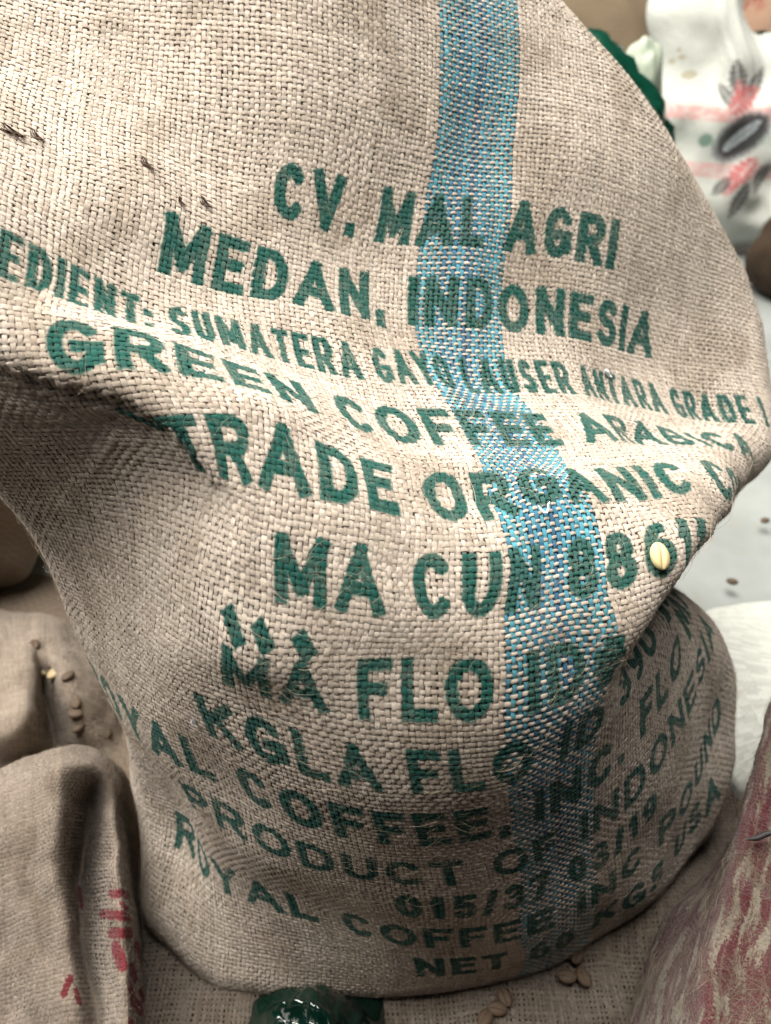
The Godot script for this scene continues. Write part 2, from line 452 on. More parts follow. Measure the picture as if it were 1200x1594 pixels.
# Normals and yarn directions of the table, and which of it to weave.
func finish_cloth() -> void:
	cloth_n = PackedVector3Array()
	cloth_u = PackedVector3Array()
	cloth_v = PackedVector3Array()
	seen = PackedByteArray()
	cloth_n.resize(NU * NV)
	cloth_u.resize(NU * NV)
	cloth_v.resize(NU * NV)
	seen.resize(NU * NV)
	var eye := Vector3(0, EYE * 0.01, 0)
	var c := cos(deg_to_rad(36.0))
	var s := sin(deg_to_rad(36.0))
	for i in NU:
		for j in NV:
			var k := i * NV + j
			var tu := (cloth_p[mini(i + 1, NU - 1) * NV + j] - cloth_p[maxi(i - 1, 0) * NV + j]).normalized()
			var tv := (cloth_p[i * NV + mini(j + 1, NV - 1)] - cloth_p[i * NV + maxi(j - 1, 0)]).normalized()
			cloth_u[k] = tu
			cloth_v[k] = tv
			cloth_n[k] = tv.cross(tu).normalized()
			# yarns are spun for what can be seen from in front of the sack, with a margin; the rest is the plain cloth behind them
			var d := cloth_p[k] - eye
			var z := -d.z * c - d.y * s
			var x := d.x / maxf(z, 0.01)
			var y := (-d.y * c + d.z * s) / maxf(z, 0.01)
			seen[k] = 1 if z > 0.05 and absf(x) < 0.525 and absf(y) < 0.685 and cloth_n[k].dot(d.normalized()) < 0.3 and cloth_p[k].y > -0.003 else 0


# The jute colour of a yarn: mostly straw, some greyer, some browner.
var jute_tint := Color(1, 1, 1)


func jute(k: float) -> Color:
	var a := Color(0.50, 0.42, 0.345)
	var b := Color(0.66, 0.58, 0.495)
	return a.lerp(b, clampf(k, 0.0, 1.0)) * jute_tint


func yarns(along_v: bool, blue: bool) -> ArrayMesh:
	var p := PackedVector3Array()
	var n := PackedVector3Array()
	var idx := PackedInt32Array()
	var uv := PackedVector2Array()
	var uv2 := PackedVector2Array()
	var col := PackedColorArray()
	var pitch := YARN_V if along_v else YARN_U      # crossings along this yarn
	var gap := YARN_U if along_v else YARN_V        # from yarn to yarn
	var c0 := U0 if along_v else V0
	var c1 := U0 + (NU - 1) * STEP if along_v else V0 + (NV - 1) * STEP
	var l0 := V0 if along_v else U0
	var l1 := V0 + (NV - 1) * STEP if along_v else U0 + (NU - 1) * STEP
	# five sides on the big sack, four on the cloths round it
	var sides := 5 if striped else 4
	var ca := []
	var sa := []
	for m in sides:
		ca.append(cos(PI * 0.5 + TAU * (m + 0.5) / sides))
		sa.append(sin(PI * 0.5 + TAU * (m + 0.5) / sides))
	var y := ceili((c0 + 0.3) / gap)
	while y * gap < c1 - 0.3:
		var across := y * gap
		var in_blue := striped and along_v and across > 0.0 and across < STRIPE
		y += 1
		if in_blue != blue:
			continue
		var yarn := y - 1
		var hue := rng.randf()
		var tone := rng.randf_range(0.86, 1.12)
		var wide := rng.randf_range(0.9, 1.1)
		var base: Color
		if blue:
			var shade := rng.randf()
			base = Color(0.032, 0.24, 0.36).lerp(Color(0.08, 0.37, 0.46), shade)
			if shade < 0.16:
				base = Color(0.018, 0.16, 0.28)
			if absf(across - 2.35) < 0.13:
				base = Color(0.012, 0.12, 0.235)
		var k := ceili((l0 + 0.3) / (pitch * 0.5))
		var last := floori((l1 - 0.3) / (pitch * 0.5))
		var joined := false
		while k <= last:
			var along := k * pitch * 0.5
			var jig := noise.get_noise_2d(yarn * 3.7 + (500.0 if along_v else 0.0), along * 0.55) * 0.05 + noise.get_noise_2d(across * 0.12 + 90.0, along * 0.12) * 0.10
			var fu := ((across + jig if along_v else along) - U0) / STEP
			var fv := ((along if along_v else across + jig) - V0) / STEP
			var i := int(fu)
			var j := int(fv)
			var at := i * NV + j
			if seen[at] == 0:
				joined = false
				k += 1
				continue
			var a := fu - i
			var b := fv - j
			var w00 := (1.0 - a) * (1.0 - b)
			var w10 := a * (1.0 - b)
			var w01 := (1.0 - a) * b
			var w11 := a * b
			var q := cloth_p[at] * w00 + cloth_p[at + NV] * w10 + cloth_p[at + 1] * w01 + cloth_p[at + NV + 1] * w11
			var nn := (cloth_n[at] * w00 + cloth_n[at + NV] * w10 + cloth_n[at + 1] * w01 + cloth_n[at + NV + 1] * w11).normalized()
			var side := cloth_u[at] if along_v else cloth_v[at]
			var dir := cloth_v[at] if along_v else cloth_u[at]
			var turn := (0.0 if along_v else 1.0) + k * 0.5 + yarn
			var wave := cos(PI * turn)
			var slope := -sin(PI * turn)
			var in_stripe := blue or (striped and not along_v and along > -0.05 and along < STRIPE + 0.05)
			var amp := 0.026 if blue else (0.036 if in_stripe else 0.022)
			var slub := noise.get_noise_2d(yarn * 9.1 + (0.0 if along_v else 333.0), along * 1.3)
			var fat := wide * (1.0 + 0.30 * slub)
			var ra := fat * (0.098 if blue else (0.107 if along_v else (0.075 if in_stripe else 0.099)))
			var rb := fat * (0.027 if blue else (0.035 if in_stripe else 0.028))
			q += nn * ((amp * wave + 0.02 * noise.get_noise_2d(along * 2.1, yarn * 1.7)) * 0.01)
			var up := (nn - dir * (slope * amp * PI / pitch)).normalized()
			var first := p.size()
			var c := base if blue else jute(0.5 * hue + 0.5 + 0.9 * noise.get_noise_2d(along * 0.6 + 200.0, yarn * 2.3))
			var stain := clampf(noise.get_noise_2d((across if along_v else along) * 0.16 + 31.0, (along if along_v else across) * 0.16) * 1.2 - 0.26, 0.0, 0.2)
			var t := tone * (1.0 + 0.10 * slub + 0.12 * noise.get_noise_2d(along * 4.0, yarn * 5.0)) * (1.0 - stain)
			c = Color(c.r * t, c.g * t * (1.0 - 0.1 * stain), c.b * t * (1.0 - 0.25 * stain))
			var w2 := Vector2(((across if along_v else along) - print_at.position.x) / print_at.size.x, ((along if along_v else across) - print_at.position.y) / print_at.size.y)
			for m in sides:
				var o: Vector3 = side * (ca[m] * ra * 0.01) + up * (sa[m] * rb * 0.01)
				p.append(q + o)
				n.append((side * (ca[m] * rb) + up * (sa[m] * ra)).normalized())
				uv.append(Vector2(k * 0.21 + yarn * 0.37, 0.5 + 0.5 * ca[m]))
				uv2.append(w2 + (Vector2(ca[m] * ra / print_at.size.x, 0) if along_v else Vector2(0, ca[m] * ra / print_at.size.y)))
				col.append(c)
			if joined:
				for m in sides:
					var m1 := (m + 1) % sides
					var e0 := first - sides + m
					var e1 := first - sides + m1
					if along_v:
						idx.append_array(PackedInt32Array([e0, e0 + sides, e1, e1, e0 + sides, e1 + sides]))
					else:
						idx.append_array(PackedInt32Array([e0, e1, e0 + sides, e1, e1 + sides, e0 + sides]))
			joined = true
			k += 1
	return pack(p, n, idx, uv, uv2, col)


# The plain cloth under the yarns, and round the back of the sack: one closed skin.
func skin() -> ArrayMesh:
	var p := PackedVector3Array()
	var uv := PackedVector2Array()
	var uv2 := PackedVector2Array()
	var each := 3
	var w := (NU - 1) / each + 1
	var h := (NV - 1) / each + 1
	for j in h:
		for i in w:
			var k := mini(i * each, NU - 1) * NV + mini(j * each, NV - 1)
			var q := cloth_p[k] - cloth_n[k] * 0.0014
			p.append(q)
			var u := U0 + i * each * STEP
			var v := V0 + j * each * STEP
			uv.append(Vector2(u / (20.0 * YARN_U), v / (20.0 * YARN_V)))
			uv2.append(Vector2((u - print_at.position.x) / print_at.size.x, (v - print_at.position.y) / print_at.size.y))
	return grid_mesh(p, w, h, uv, uv2, true)


func back_skin() -> ArrayMesh:
	var each := 3
	var ring := PackedVector3Array()
	for i in range(0, NU, each):
		ring.append(edge(i, 0))
	for j in range(each, NV, each):
		ring.append(edge(NU - 1, j))
	for i in range(NU - 1 - each, -1, -each):
		ring.append(edge(i, NV - 1))
	for j in range(NV - 1 - each, -1, -each):
		ring.append(edge(0, j))
	var w := ring.size()
	var p := PackedVector3Array()
	var uv := PackedVector2Array()
	for r in 6:
		var t := r / 5.0
		for i in w:
			var hh := clampf(ring[i].y * 100.0, 0.0, 46.0)
			var c := pt(2.0, 47.0 + hh * 0.42, hh * 0.8 + 3.0)
			var q := ring[i].lerp(c, t)
			q += Vector3(0, 0, -0.05 * sin(PI * t))
			p.append(q)
			uv.append(Vector2(i * 0.75 / (20.0 * YARN_U), t * 6.0))
	return grid_mesh(p, w, 6, uv, PackedVector2Array(), false)


func edge(i: int, j: int) -> Vector3:
	return cloth_p[i * NV + j] - cloth_n[i * NV + j] * 0.0014


# Loose hairs of jute standing off a cloth, as copies of a few bent strands.
func hairs(parent: Node, spots: Array, mat: Material, shortest := 0.3, longest := 1.5, thick := 0.0048) -> void:
	var kinds := []
	for v in 6:
		var path := PackedVector3Array()
		var bend := rng.randf_range(-0.22, 0.22)
		var rise := rng.randf_range(0.04, 0.18)
		for k in 7:
			var t := k / 6.0
			path.append(Vector3(t - 0.5, rise * sin(PI * t) * (0.6 + 0.4 * t) - 0.02, bend * sin(PI * t * 1.2) + 0.04 * sin(6.0 * t + v)))
		kinds.append(strand(path, thick))
	for v in kinds.size():
		var mm := MultiMesh.new()
		mm.transform_format = MultiMesh.TRANSFORM_3D
		mm.use_colors = true
		mm.mesh = kinds[v]
		var mine := []
		for s in range(v, spots.size(), kinds.size()):
			mine.append(spots[s])
		mm.instance_count = mine.size()
		for s in mine.size():
			var nn: Vector3 = mine[s][1]
			var d: Vector3 = mine[s][2]
			var b := nn.cross(d).normalized()
			var size := lerpf(shortest, longest, pow(rng.randf(), 2.2)) * 0.01
			var lift := rng.randf_range(0.3, 1.3)
			mm.set_instance_transform(s, Transform3D(Basis(d * size, nn * size * lift, b * size), mine[s][0]))
			var tone := rng.randf_range(0.65, 1.25)
			mm.set_instance_color(s, Color(tone, tone * rng.randf_range(0.92, 1.0), tone * rng.randf_range(0.8, 1.0)))
		var o := MultiMeshInstance3D.new()
		o.name = "loose_fibres"
		o.multimesh = mm
		o.material_override = mat
		o.set_meta("kind", "stuff")
		parent.add_child(o, true)


func sack_spots(count: int) -> Array:
	var spots := []
	while spots.size() < count:
		var i := rng.randi_range(2, NU - 3)
		var j := rng.randi_range(2, NV - 3)
		var k := i * NV + j
		if seen[k] == 0:
			continue
		var u := U0 + i * STEP
		var v := V0 + j * STEP
		var keep := 0.45 + 0.9 * noise.get_noise_2d(u * 0.25 + 400.0, v * 0.25)
		if striped and v < -11.0:
			keep *= 0.55
		if rng.randf() > keep:
			continue
		var ang := rng.randf() * TAU
		var d := (cloth_u[k] * cos(ang) + cloth_v[k] * sin(ang)).normalized()
		d = (d - cloth_n[k] * d.dot(cloth_n[k])).normalized()
		var q := cloth_p[k] + cloth_u[k] * rng.randf_range(-0.00125, 0.00125) + cloth_v[k] * rng.randf_range(-0.00125, 0.00125) + cloth_n[k] * 0.0007
		spots.append([q, cloth_n[k], d])
	return spots


# ---------------------------------------------------------------- print
var ink_bytes := PackedByteArray()
const GLYPHS := {
	"A": "L 0 0 .5 1 1 0;L .2 .32 .8 .32", "B": "L .55 1 0 1 0 0 .58 0;A .55 .76 .38 .24 -90 90;L 0 .52 .55 .52;A .58 .26 .42 .26 -90 90", "C": "A .5 .5 .5 .5 42 318",
	"D": "L .45 1 0 1 0 0 .45 0;A .45 .5 .55 .5 -90 90", "E": "L 1 1 0 1 0 0 1 0;L 0 .52 .85 .52", "F": "L 1 1 0 1 0 0;L 0 .5 .8 .5", "G": "A .5 .5 .5 .5 42 335;L .55 .45 1 .45 1 .14",
	"I": "L .5 0 .5 1", "K": "L 0 0 0 1;L 1 1 0 .38;L .35 .6 1 0", "L": "L 0 1 0 0 1 0", "M": "L 0 0 0 1 .5 .2 1 1 1 0", "N": "L 0 0 0 1 1 0 1 1", "O": "A .5 .5 .5 .5 0 360",
	"P": "L .55 1 0 1 0 0;A .55 .73 .45 .27 -90 90;L 0 .46 .55 .46", "R": "L .55 1 0 1 0 0;A .55 .73 .45 .27 -90 90;L 0 .46 .55 .46;L .5 .46 1 0", "S": "A .5 .76 .45 .24 25 270;A .5 .26 .5 .26 -155 90",
	"T": "L 0 1 1 1;L .5 1 .5 0", "U": "L 0 1 0 .35;A .5 .35 .5 .35 180 360;L 1 .35 1 1", "V": "L 0 1 .5 0 1 1", "Y": "L 0 1 .5 .45 1 1;L .5 .45 .5 0", "0": "A .5 .5 .5 .5 0 360",
	"1": "L .05 .72 .7 1 .7 0", "3": "A .5 .75 .45 .25 -90 150;A .5 .27 .5 .27 -150 90", "5": "L .92 1 .15 1 .1 .55;A .48 .32 .5 .32 -150 130", "6": "A .5 .3 .5 .3 0 360;A .7 .42 .7 .58 85 185",
	"7": "L 0 1 1 1 .35 0", "8": "A .5 .76 .42 .24 0 360;A .5 .26 .5 .26 0 360", "9": "A .5 .7 .5 .3 0 360;A .3 .58 .7 .58 -90 5", "/": "L 0 0 1 1", ".": "L .5 0 .5 .05", ",": "L .6 .06 .3 -.16",
	":": "L .5 .12 .5 .16;L .5 .62 .5 .66", "#": "L .3 0 .4 1;L .7 0 .8 1;L 0 .35 1 .35;L 0 .68 1 .68"}
const WIDTHS := {"A": .80, "B": .68, "C": .64, "D": .66, "E": .58, "F": .58, "G": .72, "I": .20, "K": .68, "L": .56, "M": .82, "N": .66, "O": .74, "P": .62, "R": .68, "S": .60, "T": .60, "U": .62, "V": .72, "Y": .72,
	" ": .26, ".": .2, ",": .2, ":": .2, "/": .36, "#": .6, "1": .34}


func stroke(a: Vector2, b: Vector2, r: float, square := false, y_top := -1e9, y_base := 1e9) -> void:
	# a, b in pixels of the print; laid down with a ragged edge, as ink takes to rough cloth
	var wide := r * 1.45 if square else r
	var x0 := maxi(int(minf(a.x, b.x) - wide - 3), 0)
	var x1 := mini(int(maxf(a.x, b.x) + wide + 3), INK_PX - 1)
	var y0 := maxi(maxi(int(minf(a.y, b.y) - wide - 3), int(y_top)), 0)
	var y1 := mini(mini(int(maxf(a.y, b.y) + wide + 3), int(y_base)), INK_PX - 1)
	var d := b - a
	var len2 := maxf(d.length_squared(), 0.001)
	var reach := (r * 1.3 + 2.0) * (r * 1.3 + 2.0)
	var along := sqrt(len2)
	for y in range(y0, y1 + 1):
		for x in range(x0, x1 + 1):
			var px := x - a.x
			var py := y - a.y
			var t := clampf((px * d.x + py * d.y) / len2, 0.0, 1.0)
			var ex := px - d.x * t
			var ey := py - d.y * t
			var q := ex * ex + ey * ey
			if square:
				var over := maxf(0.0, absf((px * d.x + py * d.y) / along - along * 0.5) - along * 0.5)
				var off := absf(px * d.y - py * d.x) / along
				q = maxf(over, off)
				q *= q
			if q > reach:
				continue
			var rr := r * (1.0 + 0.09 * noise.get_noise_2d(x * 0.17, y * 0.17))
			var v := int(clampf((rr - sqrt(q)) * 0.42 + 0.5, 0.0, 1.0) * 255.0)
			if v > ink_bytes[y * INK_PX + x]:
				ink_bytes[y * INK_PX + x] = v


func letters(text: String, u: float, base: float, top: float, wide: float, weight: float) -> void:
	var per := INK_PX / INK_W
	var r := (base - top) * weight * 0.5
	var x := u
	for c in text:
		var w: float = WIDTHS.get(c, 0.56) * wide
		if GLYPHS.has(c):
			var gx := x + r if w > 2.5 * r else x + w * 0.5 - 0.01
			var gw := maxf(w - 2.0 * r, 0.02)
			var gy := base - r
			var gh := base - top - 2.0 * r
			for part in String(GLYPHS[c]).split(";"):
				var f := part.split_floats(" ", false)
				var pts := PackedVector2Array()
				if part.begins_with("L"):
					for k in range(1, f.size() - 1, 2):
						pts.append(Vector2(f[k], f[k + 1]))
				else:
					var many := maxi(4, int(absf(f[6] - f[5]) / 20.0))
					for k in many + 1:
						var ang := deg_to_rad(lerpf(f[5], f[6], float(k) / many))
						pts.append(Vector2(f[1] + f[3] * cos(ang), f[2] + f[4] * sin(ang)))
				for k in pts.size() - 1:
					stroke(Vector2(gx + pts[k].x * gw - INK_U, gy - pts[k].y * gh - INK_V) * per, Vector2(gx + pts[k + 1].x * gw - INK_U, gy - pts[k + 1].y * gh - INK_V) * per, r * per, part.begins_with("L"), (top - 0.02 - INK_V) * per, (base + 0.02 - INK_V) * per if c != "," else 1e9)
		x += w + 0.13 * wide


func print_ink() -> ImageTexture:
	ink_bytes.resize(INK_PX * INK_PX)
	letters("CV. MAL AGRI", -7.05, -15.36, -17.68, 2.097, 0.22)
	letters("MEDAN, INDONESIA", -11.29, -11.72, -14.00, 2.257, 0.22)
	letters("INGREDIENT: SUMATERA GAYO LAUSER ANTARA GRADE 1", -19.76, -8.47, -10.38, 1.180, 0.17)
	letters("GREEN COFFEE ARABICA", -14.88, -5.00, -7.13, 2.269, 0.22)
	letters("     TRADE ORGANIC COFFEE", -17.22, -1.11, -3.34, 2.319, 0.22)
	letters("MA CUN 88611", -8.36, 2.31, 0.08, 2.229, 0.22)
	letters("MA FLO ID# 0539U", -10.12, 5.93, 3.87, 2.227, 0.22)
	letters("KGLA FLO ID 39U MA", -11.54, 8.94, 6.94, 2.186, 0.22)
	letters("ROYAL COFFEE, INC. FLO MA", -21.69, 12.24, 10.01, 2.351, 0.22)
	letters("PRODUCT OF INDONESIA", -14.66, 15.25, 13.37, 2.316, 0.22)
	letters("015/37 03/19", -5.36, 18.07, 16.09, 1.949, 0.22)
	letters("ROYAL COFFEE INC POUND", -18.76, 21.00, 19.00, 2.316, 0.22)
	letters("NET 60 KGS USA", -5.19, 24.16, 22.13, 2.118, 0.22)
	stroke(Vector2(-13.5 - INK_U, -3.75 - INK_V) * (INK_PX / INK_W), Vector2(-12.7 - INK_U, -2.75 - INK_V) * (INK_PX / INK_W), 0.13 * INK_PX / INK_W)
	# the upper halves of an earlier M and A, left where the cloth had slipped in the press
	var per := INK_PX / INK_W
	for s in [[-9.95, 3.0, -9.55, 3.5], [-8.75, 3.1, -8.45, 3.45], [-7.25, 3.25, -6.95, 3.6]]:
		stroke(Vector2(s[0] - INK_U, s[1] - INK_V) * per, Vector2(s[2] - INK_U, s[3] - INK_V) * per, 0.28 * per, true)
	var im := Image.create(INK_PX, INK_PX, false, Image.FORMAT_RGBA8)
	im.fill(Color(0.03, 0.265, 0.235, 0.0))
	var data := im.get_data()
	for y in INK_PX:
		for x in INK_PX:
			var v := ink_bytes[y * INK_PX + x]
			if v > 0:
				var worn := noise.get_noise_2d(x * 0.03 + 50.0, y * 0.03)
				var a := v * clampf(0.97 + 0.12 * worn, 0.8, 0.985)
				var at := (y * INK_PX + x) * 4
				data[at + 3] = int(a)
				var lift := int(6.0 * noise.get_noise_2d(x * 0.09, y * 0.09 + 900.0)) + 6
				data[at] += lift
				data[at + 1] += lift
				data[at + 2] += lift
	ink_bytes.resize(0)
	return ImageTexture.create_from_image(Image.create_from_data(INK_PX, INK_PX, false, Image.FORMAT_RGBA8, data))


# ---------------------------------------------------------------- materials
var yarn_mat: StandardMaterial3D
var tape_mat: StandardMaterial3D
var hair_mat: StandardMaterial3D
var weave_albedo: ImageTexture
var weave_normal: ImageTexture


func make_textures() -> void:
	# twisted fibre: slanting streaks, for the yarns
	var n := 128
	var streak := Image.create(n, n, false, Image.FORMAT_RGB8)
	var rise := Image.create(n, n, false, Image.FORMAT_RGB8)
	for y in n:
		for x in n:
			var s := (x * 2.0 + y * 3.0) * TAU / n
			var a := 0.5 * noise.get_noise_3d(cos(s) * 4.0, sin(s) * 4.0, y * 0.03) + 0.7 * noise.get_noise_3d(cos(s) * 11.0, sin(s) * 11.0, y * 0.06 + 30.0)
			var v := clampf(0.90 + 0.75 * a, 0.3, 1.0)
			streak.set_pixel(x, y, Color(v, v, v))
			var hgt := clampf(0.5 + 0.6 * a + 0.2 * sin(s * 3.0), 0.0, 1.0)
			rise.set_pixel(x, y, Color(hgt, hgt, hgt))
	rise.bump_map_to_normal_map(3.0)
	yarn_mat = StandardMaterial3D.new()
	yarn_mat.vertex_color_use_as_albedo = true
	yarn_mat.albedo_texture = ImageTexture.create_from_image(streak)
	yarn_mat.normal_enabled = true
	yarn_mat.normal_texture = ImageTexture.create_from_image(rise)
	yarn_mat.normal_scale = 2.0
	yarn_mat.roughness = 1.0
	yarn_mat.metallic_specular = 0.12
	yarn_mat.rim_enabled = true
	yarn_mat.rim = 0.25
	yarn_mat.rim_tint = 0.6
	yarn_mat.detail_enabled = true
	yarn_mat.detail_uv_layer = BaseMaterial3D.DETAIL_UV_2
	yarn_mat.detail_blend_mode = BaseMaterial3D.BLEND_MODE_MIX
	yarn_mat.detail_albedo = ink_map
	yarn_mat.texture_repeat = true
	tape_mat = yarn_mat.duplicate()
	tape_mat.roughness = 0.62
	tape_mat.metallic_specular = 0.4
	hair_mat = StandardMaterial3D.new()
	hair_mat.albedo_color = Color(0.66, 0.61, 0.55)
	hair_mat.vertex_color_use_as_albedo = true
	hair_mat.roughness = 0.6
	# plain weave of 20 by 20 uneven yarns, for cloth that is farther off
	var size := 640
	var cell := size / 20.0
	var al := Image.create(size, size, false, Image.FORMAT_RGB8)
	var hi := Image.create(size, size, false, Image.FORMAT_RGB8)
	var loose := FastNoiseLite.new()
	loose.seed = 5
	loose.frequency = 1.0
	for y in size:
		var cy := cos(TAU * y / size) * 2.4
		var sy := sin(TAU * y / size) * 2.4
		for x in size:
			# noise on a torus, so that the tile joins up with itself
			var cx := cos(TAU * x / size) * 2.4
			var sx := sin(TAU * x / size) * 2.4
			var wob := loose.get_noise_3d(cx + sy, sx, cy)
			var wob2 := loose.get_noise_3d(cx, sx + cy, sy + 9.0)
			var gx := x / cell + 0.35 * wob
			var gy := y / cell + 0.35 * wob2
			var i := floori(gx)
			var j := floori(gy)
			var fx := gx - i - 0.5
			var fy := gy - j - 0.5
			i = posmod(i, 20)
			j = posmod(j, 20)
			var up := 1.0 if (i + j) % 2 == 0 else -1.0
			var hash_a := sin(i * 127.1 + floorf(gy * 0.5) * 3.1) * 0.5
			var hash_b := sin(j * 311.7 + floorf(gx * 0.5) * 5.3) * 0.5
			var fat_a := 0.46 + 0.07 * hash_a
			var fat_b := 0.46 + 0.07 * hash_b
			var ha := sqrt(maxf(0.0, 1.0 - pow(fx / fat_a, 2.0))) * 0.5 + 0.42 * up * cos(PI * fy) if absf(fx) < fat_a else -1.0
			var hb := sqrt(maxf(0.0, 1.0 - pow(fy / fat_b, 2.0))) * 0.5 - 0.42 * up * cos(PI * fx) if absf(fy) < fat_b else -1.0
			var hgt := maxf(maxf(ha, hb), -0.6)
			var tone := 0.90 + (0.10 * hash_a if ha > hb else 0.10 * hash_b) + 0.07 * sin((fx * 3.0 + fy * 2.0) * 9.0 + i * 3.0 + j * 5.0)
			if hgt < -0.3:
				tone *= 0.6  # gap darkness put into the colour: the shaded inside seen between yarns
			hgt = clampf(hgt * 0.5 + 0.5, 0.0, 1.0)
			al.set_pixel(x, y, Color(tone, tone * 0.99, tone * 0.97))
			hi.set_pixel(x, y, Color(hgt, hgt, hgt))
	hi.bump_map_to_normal_map(8.0)
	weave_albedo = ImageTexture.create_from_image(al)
	weave_normal = ImageTexture.create_from_image(hi)


func weave(c: Color, ink: Texture2D = null, depth := 1.0) -> StandardMaterial3D:
	var m := StandardMaterial3D.new()
	m.albedo_color = c
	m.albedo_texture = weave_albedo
	m.normal_enabled = true
	m.normal_texture = weave_normal
	m.normal_scale = depth
	m.roughness = 0.95
	m.metallic_specular = 0.2
	m.rim_enabled = true
	m.rim = 0.25
	m.rim_tint = 0.6
	if ink:
		m.detail_enabled = true
		m.detail_uv_layer = BaseMaterial3D.DETAIL_UV_2
		m.detail_blend_mode = BaseMaterial3D.BLEND_MODE_MIX
		m.detail_albedo = ink
	return m


func plain(c: Color, rough := 0.8, spec := 0.5) -> StandardMaterial3D:
	var m := StandardMaterial3D.new()
	m.albedo_color = c
	m.roughness = rough
	m.metallic_specular = spec
	return m


# ---------------------------------------------------------------- the place
func big_sack() -> void:
	var t := thing("coffee_sack", "big upright natural jute coffee sack printed in dark green with a blue stripe", "sack")
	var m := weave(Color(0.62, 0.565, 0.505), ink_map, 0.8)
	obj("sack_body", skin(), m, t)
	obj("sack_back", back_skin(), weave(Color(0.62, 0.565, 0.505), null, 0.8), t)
	obj("upright_yarns", yarns(true, false), yarn_mat, t, "stuff")
	obj("blue_stripe", yarns(true, true), tape_mat, t, "stuff").set_meta("label", "stripe of bright and dark blue yarns running down the sack")
	obj("cross_yarns", yarns(false, false), yarn_mat, t, "stuff")
	hairs(t, sack_spots(3800), hair_mat, 0.35, 1.5, 0.0040)
	hairs(t, sack_spots(30000), hair_mat, 0.15, 0.55, 0.0052)


func setting() -> void:
	# the floor, with damp grey-green patches and small dark marks
	var n := 512
	var im := Image.create(n, n, false, Image.FORMAT_RGB8)
	for y in n:
		for x in n:
			var a := noise.get_noise_2d(x * 0.012, y * 0.012)
			var b := noise.get_noise_2d(x * 0.06 + 80.0, y * 0.06)
			var k := clampf(0.5 + 0.5 * a + 0.2 * b, 0.0, 1.0)
			var c := Color(0.455, 0.475, 0.465).lerp(Color(0.54, 0.557, 0.55), k)
			if noise.get_noise_2d(x * 0.05 + 300.0, y * 0.05 + 300.0) > 0.56:
				c = c.lerp(Color(0.5, 0.48, 0.42), 0.3)
			im.set_pixel(x, y, c)
	var m := StandardMaterial3D.new()
	m.albedo_texture = ImageTexture.create_from_image(im)
	m.roughness = 0.55
	m.uv1_triplanar = true
	m.uv1_world_triplanar = true
	m.uv1_scale = Vector3(1.1, 1.1, 1.1)
	var slab := BoxMesh.new()
	slab.size = Vector3(14, 0.1, 12)
	var o := obj("floor", slab, m, null, "structure")
	o.position = Vector3(0, -0.06, -5.98)
	# flattened sacks laid over the floor, under everything on this side
	var rows := []
	for j in 13:
		var line := []
		for i in 15:
			var x := lerpf(-52.0, 23.6, i / 14.0)
			var f := lerpf(-4.0, 31.0 + 24.0 * (1.0 - i / 14.0), j / 12.0)
			var h := 0.5 + 0.7 * noise.get_noise_2d(x * 0.08, f * 0.08 + 20.0)
			if i == 14 or j == 12:
				h = -0.3
			line.append(Vector3(x + (0.8 * sin(j * 1.3) if i == 14 else 0.0), f + (0.8 * sin(i * 1.7) if j == 12 else 0.0), h))
		rows.append(line)
	var t := thing("ground_sack", "flattened beige jute sack spread on the floor under the upright sacks", "sack")
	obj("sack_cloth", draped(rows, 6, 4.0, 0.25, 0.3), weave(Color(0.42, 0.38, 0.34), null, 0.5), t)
	# its yarns where the floor shows between the sacks
	var near := []
	for j in 8:
		var line := []
		for i in 8:
			var x := lerpf(-15.0, 23.2, i / 7.0)
			var f := lerpf(30.0, 6.0, j / 7.0)
			line.append(Vector3(x, f, 0.72 + 0.7 * noise.get_noise_2d(x * 0.08, f * 0.08 + 20.0) + 0.12))
		near.append(line)
	lay_cloth(near, 0.25, 0.3, false)
	for k in seen.size():
		var q := cloth_p[k] * 100.0
		if q.x < 8.0 and -q.z > 20.5 or q.x < 17.0 and -q.z > 26.5:
			seen[k] = 0
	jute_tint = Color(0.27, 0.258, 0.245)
	var m2: StandardMaterial3D = yarn_mat.duplicate()
	m2.detail_enabled = false
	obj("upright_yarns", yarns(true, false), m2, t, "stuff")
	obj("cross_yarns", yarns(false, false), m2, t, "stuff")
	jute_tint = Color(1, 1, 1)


# A filled bag: a rounded box with slumped sides, closed all round.
func bag(c: Vector3, r: Vector3, square: float, crease: float, freq: float, tile: float) -> ArrayMesh:
	var w := 65
	var h := 41
	var p := PackedVector3Array()
	var uv := PackedVector2Array()
	var uv2 := PackedVector2Array()
	for j in h:
		var b := PI * (float(j) / (h - 1) - 0.5)
		for i in w:
			var a := TAU * i / (w - 1)
			var cb := pow(maxf(cos(b), 0.0), square)
			var x := signf(cos(a)) * pow(absf(cos(a)), square) * cb
			var f := signf(sin(a)) * pow(absf(sin(a)), square) * cb
			var y := signf(b) * pow(absf(sin(b)), square)
			var q := Vector3(c.x + r.x * x, c.y + r.y * f, c.z + r.z * y)
			var d := crease * (noise.get_noise_3d(q.x * freq, q.y * freq, q.z * freq * 0.6) + 0.5 * noise.get_noise_3d(q.x * freq * 2.6, q.y * freq * 2.6, q.z * freq * 1.4))
			q += Vector3(x, f, y) * d
			q.z = maxf(q.z, 0.05)
			p.append(pt(q.x, q.y, q.z))
			uv.append(Vector2(TAU * i / (w - 1) * (r.x + r.y) * 0.5 / tile, r.z * float(j) / (h - 1) * 2.6 / tile))
			uv2.append(Vector2(float(i) / (w - 1), float(j) / (h - 1)))
	return grid_mesh(p, w, h, uv, uv2, true, true)


